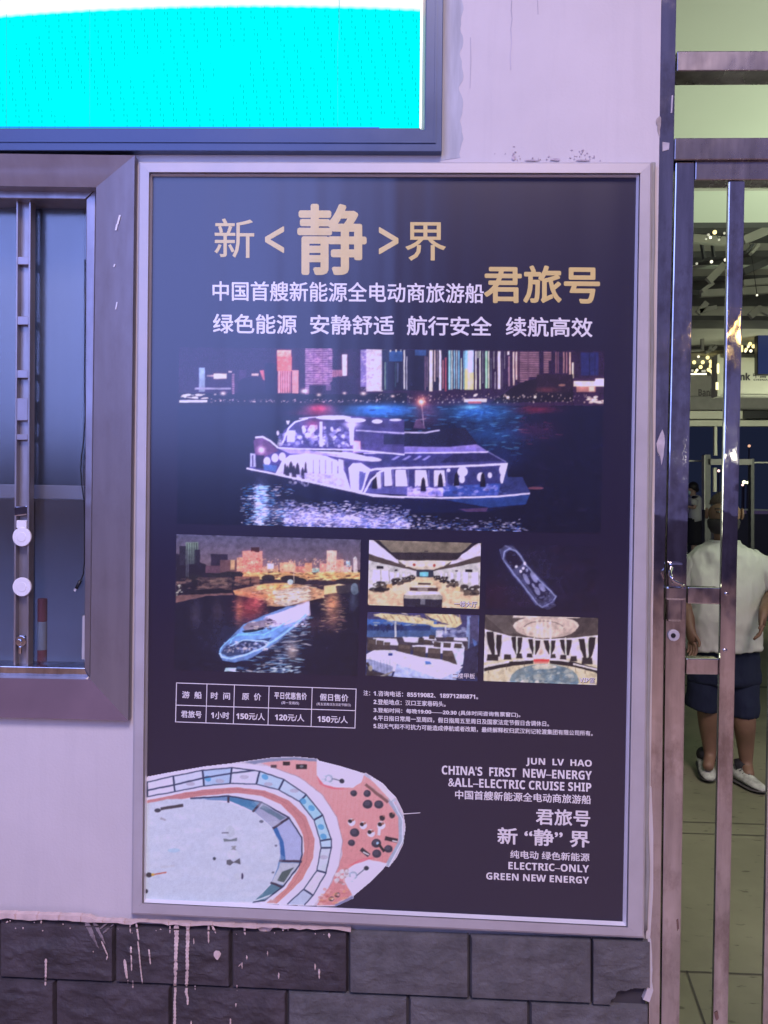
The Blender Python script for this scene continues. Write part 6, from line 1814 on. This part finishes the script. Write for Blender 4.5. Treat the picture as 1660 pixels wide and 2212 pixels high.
for sx, (sh, el, wr, dd) in ((-1, ((1722, 1378), (1700, 1475), (1708, 1556), -0.10)), (1, ((1862, 1378), (1914, 1466), (1888, 1512), -0.34))):
    s1 = vt(J(*sh), 0.060, ch)
    e1 = vt(J(*el, 0.03), 0.046, s1)
    f1 = vt(J((el[0] + wr[0]) / 2 + sx, (el[1] + wr[1]) / 2, dd * 0.4), 0.043, e1)
    w1 = vt(J(*wr, dd), (0.030, 0.026), f1)
    hand_chain(V, E_, w1, J(*wr, dd), Vector((-0.12 * sx, -0.15, -1)), Vector((-0.5 * sx, -0.9, 0)), 1.0, 0.6)
for (hp, kn, an, foot, dk, da) in (((1762, 1668), (1752, 1775), (1757, 1868), (1750, 1905), 0.02, yr - ym), ((1826, 1668), (1842, 1790), (1846, 1890), (1854, 1925), -0.06, 0.0)):
    h1 = vt(J(*hp), 0.098, pel)
    k1 = vt(J(*kn, dk), 0.066, h1)
    c1 = vt(J((kn[0] * .6 + an[0] * .4), kn[1] * .6 + an[1] * .4, (dk + da) / 2 + 0.02), 0.054, k1)
    a1_ = vt(J(*an, da), 0.035, c1)
    vt(J(*foot, da - 0.08), 0.035, a1_)
skin_body('body', V, E_, M['skin'], man)
# nose, ears, eyes
mb = MB()
c_ = J(1792, 1272, -0.135)
mb.ball(c_ + Vector((0, 0, -0.01)), 0.017, nu=10, nv=8, sc=(0.9, 1.2, 1.5))
mb.build('nose', M['skin'], man, smooth=True)
for s_ in (-1, 1):
    mb = MB()
    mb.ball(J(1792, 1270, -0.012) + Vector((s_ * 0.100, 0, 0)), 0.020, nu=10, nv=8, sc=(0.5, 0.9, 1.7))
    mb.build('ear', M['skin'], man, smooth=True)
    mb = MB()
    mb.ball(J(1792, 1266, -0.118) + Vector((s_ * 0.033, 0, 0)), 0.010, nu=10, nv=8, sc=(1.4, 0.6, 0.8))
    mb.build('eye', M['eye'], man, smooth=True)
    mb = MB()
    b0 = J(1792, 1259, -0.122) + Vector((s_ * 0.034, 0, 0))
    mb.tube([b0 - Vector((0.02, 0, 0)), b0 + Vector((0, -0.004, 0.003)), b0 + Vector((0.02, 0, 0))], 0.004, 6)
    mb.build('eyebrow', M['hair'], man, smooth=True)
mb = MB()
hc = J(1792, 1247, 0.010)
R_h = []
for j in range(7):
    th_ = math.pi * 0.5 * j / 6
    R_h.append(ring((hc.x, hc.y + 0.022 * math.cos(th_), hc.z + 0.076 * math.sin(th_)), 0.069 * math.cos(th_) + 0.003, 0.080 * math.cos(th_) + 0.003, 18))
mb.loft(R_h)
mb.build('hair', M['hair_grey'], man, smooth=True)
mb = MB()
mc = J(1792, 1297, -0.065)
R_m = []
for dz_, rx, ry in [(-0.055, 0.045, 0.045), (-0.045, 0.066, 0.068), (-0.015, 0.083, 0.084), (0.015, 0.090, 0.080), (0.032, 0.086, 0.064)]:
    R_m.append(ring((mc.x, mc.y + 0.012, mc.z + dz_), rx, ry, 18))
mb.loft(R_m)
mb.build('lower_face_cover', M['lower_face_dark'], man, smooth=True)  # dark shape over the man's lower face
# t-shirt
mb = MB()
rings = []
for y, hw, dp, dy, tl in [(1337, 0.088, 0.080, 0.0, 0), (1342, 0.100, 0.088, 0.0, 0), (1352, 0.150, 0.102, 0.0, 0), (1366, 0.200, 0.118, 0.0, 0), (1385, 0.222, 0.130, 0.0, 0), (1420, 0.226, 0.143, -0.01, 0), (1460, 0.214, 0.152, -0.02, 0), (1500, 0.206, 0.162, -0.03, 0), (1540, 0.205, 0.170, -0.035, 0), (1575, 0.209, 0.168, -0.03, 0), (1604, 0.212, 0.160, -0.02, 0.004), (1605, 0.204, 0.152, -0.02, 0.004)]:
    p = J(1791.5, y, dy)
    rings.append(ring((p.x, p.y, p.z), hw, dp, 28, tl, 0.035, 4))
mb.loft(rings)
for s_, a, b, c3, r in ((-1, (1724, 1376), (1706, 1425), (1697, 1462), 0.074), (1, (1856, 1378), (1888, 1418), (1908, 1452), 0.090)):
    mb.tube([J(a[0] - 10 * s_, a[1] - 4), J(*a), J(*b, 0.01), J(*c3, 0.02), J(c3[0] - 1, c3[1] - 1, 0.02)], [0.062, 0.076, r, r + 0.004, r - 0.010], 18)
to = mb.build('tshirt', M['shirt'], man, smooth=True, sub=2)
fold(to, 0.046, 0.11)
fold(to, 0.012, 0.035)
mb = MB()
p = J(1791.5, 1338)
mb.loft([ring((p.x, p.y, p.z - 0.004), 0.092, 0.084, 28), ring((p.x, p.y - 0.002, p.z + 0.006), 0.086, 0.078, 28), ring((p.x, p.y - 0.002, p.z + 0.004), 0.078, 0.070, 28)], cap=False)
mb.build('collar', M['shirt'], man, smooth=True)
# shorts
mb = MB()
rings = []
for y, hw, dp in [(1590, 0.185, 0.135), (1610, 0.198, 0.142), (1650, 0.212, 0.145), (1680, 0.214, 0.140), (1694, 0.200, 0.12)]:
    p = J(1791, y)
    rings.append(ring((p.x, p.y, p.z), hw, dp, 24, 0, 0.02, 2))
mb.loft(rings)
mb.tube([J(1752, 1660), J(1745, 1700, 0.01), J(1738, 1745, 0.02), J(1736, 1757, 0.02), J(1736, 1755, 0.02)], [0.110, 0.106, 0.099, 0.096, 0.07], 20)
mb.tube([J(1830, 1660), J(1834, 1710, -0.02), J(1838, 1765, -0.04), J(1838, 1779, -0.045), J(1838, 1777, -0.045)], [0.108, 0.098, 0.090, 0.085, 0.065], 20)
so = mb.build('shorts', M['shorts'], man, smooth=True, sub=2)
fold(so, 0.022, 0.09)
def shoe(heel, toe, up, par, ankle):
    h, t = Vector(heel), Vector(toe)
    ax = (t - h)
    side = ax.cross(Vector((0, 0, 1))).normalized()
    upv = side.cross(ax).normalized()
    def foot_ring(u, hw, z0, z1):
        c3 = h + ax * u
        r = []
        for k in range(16):
            a = 2 * math.pi * k / 16
            zz_ = (z0 + z1) / 2 + (z1 - z0) / 2 * math.sin(a)
            r.append(c3 + side * (hw * math.cos(a) * (1.0 if math.sin(a) < 0.2 else 0.82)) + upv * zz_)
        return r
    mb = MB()
    mb.loft([foot_ring(u, hw, 0.018, z1) for u, hw, z1 in [(-0.01, 0.014, 0.06), (0.04, 0.030, 0.085), (0.16, 0.036, 0.098), (0.34, 0.039, 0.100), (0.5, 0.043, 0.088), (0.68, 0.047, 0.070), (0.84, 0.044, 0.055), (0.95, 0.032, 0.046), (1.0, 0.014, 0.036)]])
    o = mb.build('shoe', M['shoe'], par, smooth=True)
    mb = MB()
    mb.loft([foot_ring(u, hw, z0, 0.026) for u, hw, z0 in [(-0.02, 0.014, 0.012), (0.04, 0.033, 0.0), (0.2, 0.040, 0.0), (0.5, 0.044, 0.003), (0.75, 0.051, 0.0), (0.92, 0.040, 0.008), (1.02, 0.016, 0.018)]])
    mb.build('sole', M['sole'], o, smooth=True)
    mb = MB()
    for u in (0.42, 0.50, 0.58):
        c3 = h + ax * u
        zt3 = 0.104 - (u - 0.36) * 0.11
        mb.tube([c3 - side * 0.026 + upv * (zt3 - 0.014), c3 + upv * zt3 + ax * 0.02, c3 + side * 0.026 + upv * (zt3 - 0.014)], 0.0035, 6)
    mb.build('lace', M['sole'], o, smooth=True)
    mb = MB()
    mb.tube([Vector(ankle), h + ax * 0.22 + upv * 0.085], [0.044, 0.045], 14)
    mb.build('sock', M['dark_cloth'], par, smooth=True)
hl = GZ(1826 * SRC, 1912 * SRC, 0.004)
shoe((fl.x - 0.045, fl.y + 0.14, 0.006), (fl.x + 0.050, fl.y - 0.13, 0.006), None, man, J(1846, 1893, 0.0))
pr = GZ(1750 * SRC, 1926 * SRC, 0.004)
shoe((pr.x + 0.020, pr.y + 0.16, 0.045), (pr.x - 0.020, pr.y - 0.09, 0.006), None, man, J(1757, 1868, yr - ym))

# the woman far behind, in profile
yw = 13.2
JW = lambda x, y, d=0.0: Vector(S(x, y, yw + d))
wm = thing('person', (JW(1716, 1300).x, yw, 0.344), 'woman with a pale mask and white short sleeved shirt standing far behind', 'person')
V, E_ = [], []
zf = 0.36
pel = vt(JW(1718, 1290), (0.10, 0.09))
ch = vt(JW(1719, 1245), (0.08, 0.08), pel)
nb = vt(JW(1716, 1227), 0.055, ch)
hd = vt(JW(1710, 1213), 0.080, nb)
vt(JW(1709, 1204), 0.085, hd)
for dd in (-0.16, 0.16):
    s1 = vt(JW(1719, 1234, dd), 0.048, ch)
    e1 = vt(JW(1719, 1256, dd * 1.15), 0.038, s1)
    w1 = vt(JW(1700, 1252, dd * 0.6), 0.027, e1)
    hand_chain(V, E_, w1, JW(1700, 1252, dd * 0.6), Vector((-1, -0.2 * (1 if dd > 0 else -1), 0.1)), Vector((0, 0, 1)), 0.9, 0.4)
for dd in (-0.09, 0.09):
    h1 = vt(JW(1718, 1300, dd), 0.085, pel)
    p = JW(1718, 1300, dd)
    k1 = vt(Vector((p.x, p.y, 0.80)), 0.058, h1)
    a_ = vt(Vector((p.x + 0.02, p.y, 0.43)), 0.036, k1)
    vt(Vector((p.x - 0.12, p.y, 0.375)), 0.030, a_)
skin_body('body', V, E_, M['skin_light'], wm)
mb = MB()
p = JW(1719, 1230)
rr = []
for y, hw, dp in [(1223.5, 0.05, 0.06), (1226, 0.085, 0.12), (1232, 0.115, 0.18), (1245, 0.118, 0.19), (1262, 0.108, 0.17), (1276, 0.115, 0.18), (1288, 0.118, 0.185)]:
    q_ = JW(1719.5, y)
    rr.append(ring((q_.x, q_.y, q_.z), hw, dp, 18, 0.03 if y > 1280 else 0, 0.05, 7))
mb.loft(rr)
for dd in (-0.17, 0.17):
    mb.tube([JW(1719, 1230, dd * 0.8), JW(1719, 1238, dd * 1.05), JW(1718, 1249, dd * 1.15)], [0.06, 0.068, 0.066], 12)
mb.build('blouse', M['shirt'], wm, smooth=True)
mb = MB()
rr = []
for z_, hw, dp in [(JW(1718, 1281).z, 0.112, 0.165), (JW(1718, 1300).z, 0.135, 0.19), (0.98, 0.14, 0.20), (0.86, 0.15, 0.20)]:
    q_ = JW(1718, 1290)
    rr.append(ring((q_.x, q_.y, z_), hw, dp, 18))
mb.loft(rr)
mb.build('shorts', M['dark_cloth'], wm, smooth=True)
mb = MB()
h_ = JW(1711.5, 1206)
mb.ball(h_ + Vector((0.025, 0, 0.02)), 0.105, nu=14, nv=10, sc=(0.95, 0.9, 0.95))
mb.ball(h_ + Vector((0.085, 0, -0.035)), 0.055, nu=12, nv=8)
mb.build('hair', M['hair'], wm, smooth=True)
mb = MB()
mb.ball(JW(1705.5, 1216, 0), 0.062, nu=12, nv=8, sc=(0.75, 0.95, 1.0))
mb.build('lower_face_cover', M['mask_teal'], wm, smooth=True)
for dd in (-0.035, 0.035):
    mb = MB()
    mb.ball(JW(1702.5, 1207, dd), 0.011, nu=8, nv=6)
    mb.build('eye', M['eye'], wm, smooth=True)
    mb = MB()
    mb.ball(JW(1712, 1212, dd * 2.4), 0.018, nu=8, nv=6, sc=(1, .5, 1.5))
    mb.build('ear', M['skin_light'], wm, smooth=True)
for dd in (-0.09, 0.09):
    p = JW(1718, 1300, dd)
    mb = MB()
    mb.tube([(p.x + 0.05, p.y, 0.375), (p.x - 0.05, p.y, 0.39), (p.x - 0.16, p.y, 0.37)], [0.035, 0.042, 0.03], 10)
    mb.build('shoe', M['shoe'], wm, smooth=True)
bpy.data.objects.remove(TXO)
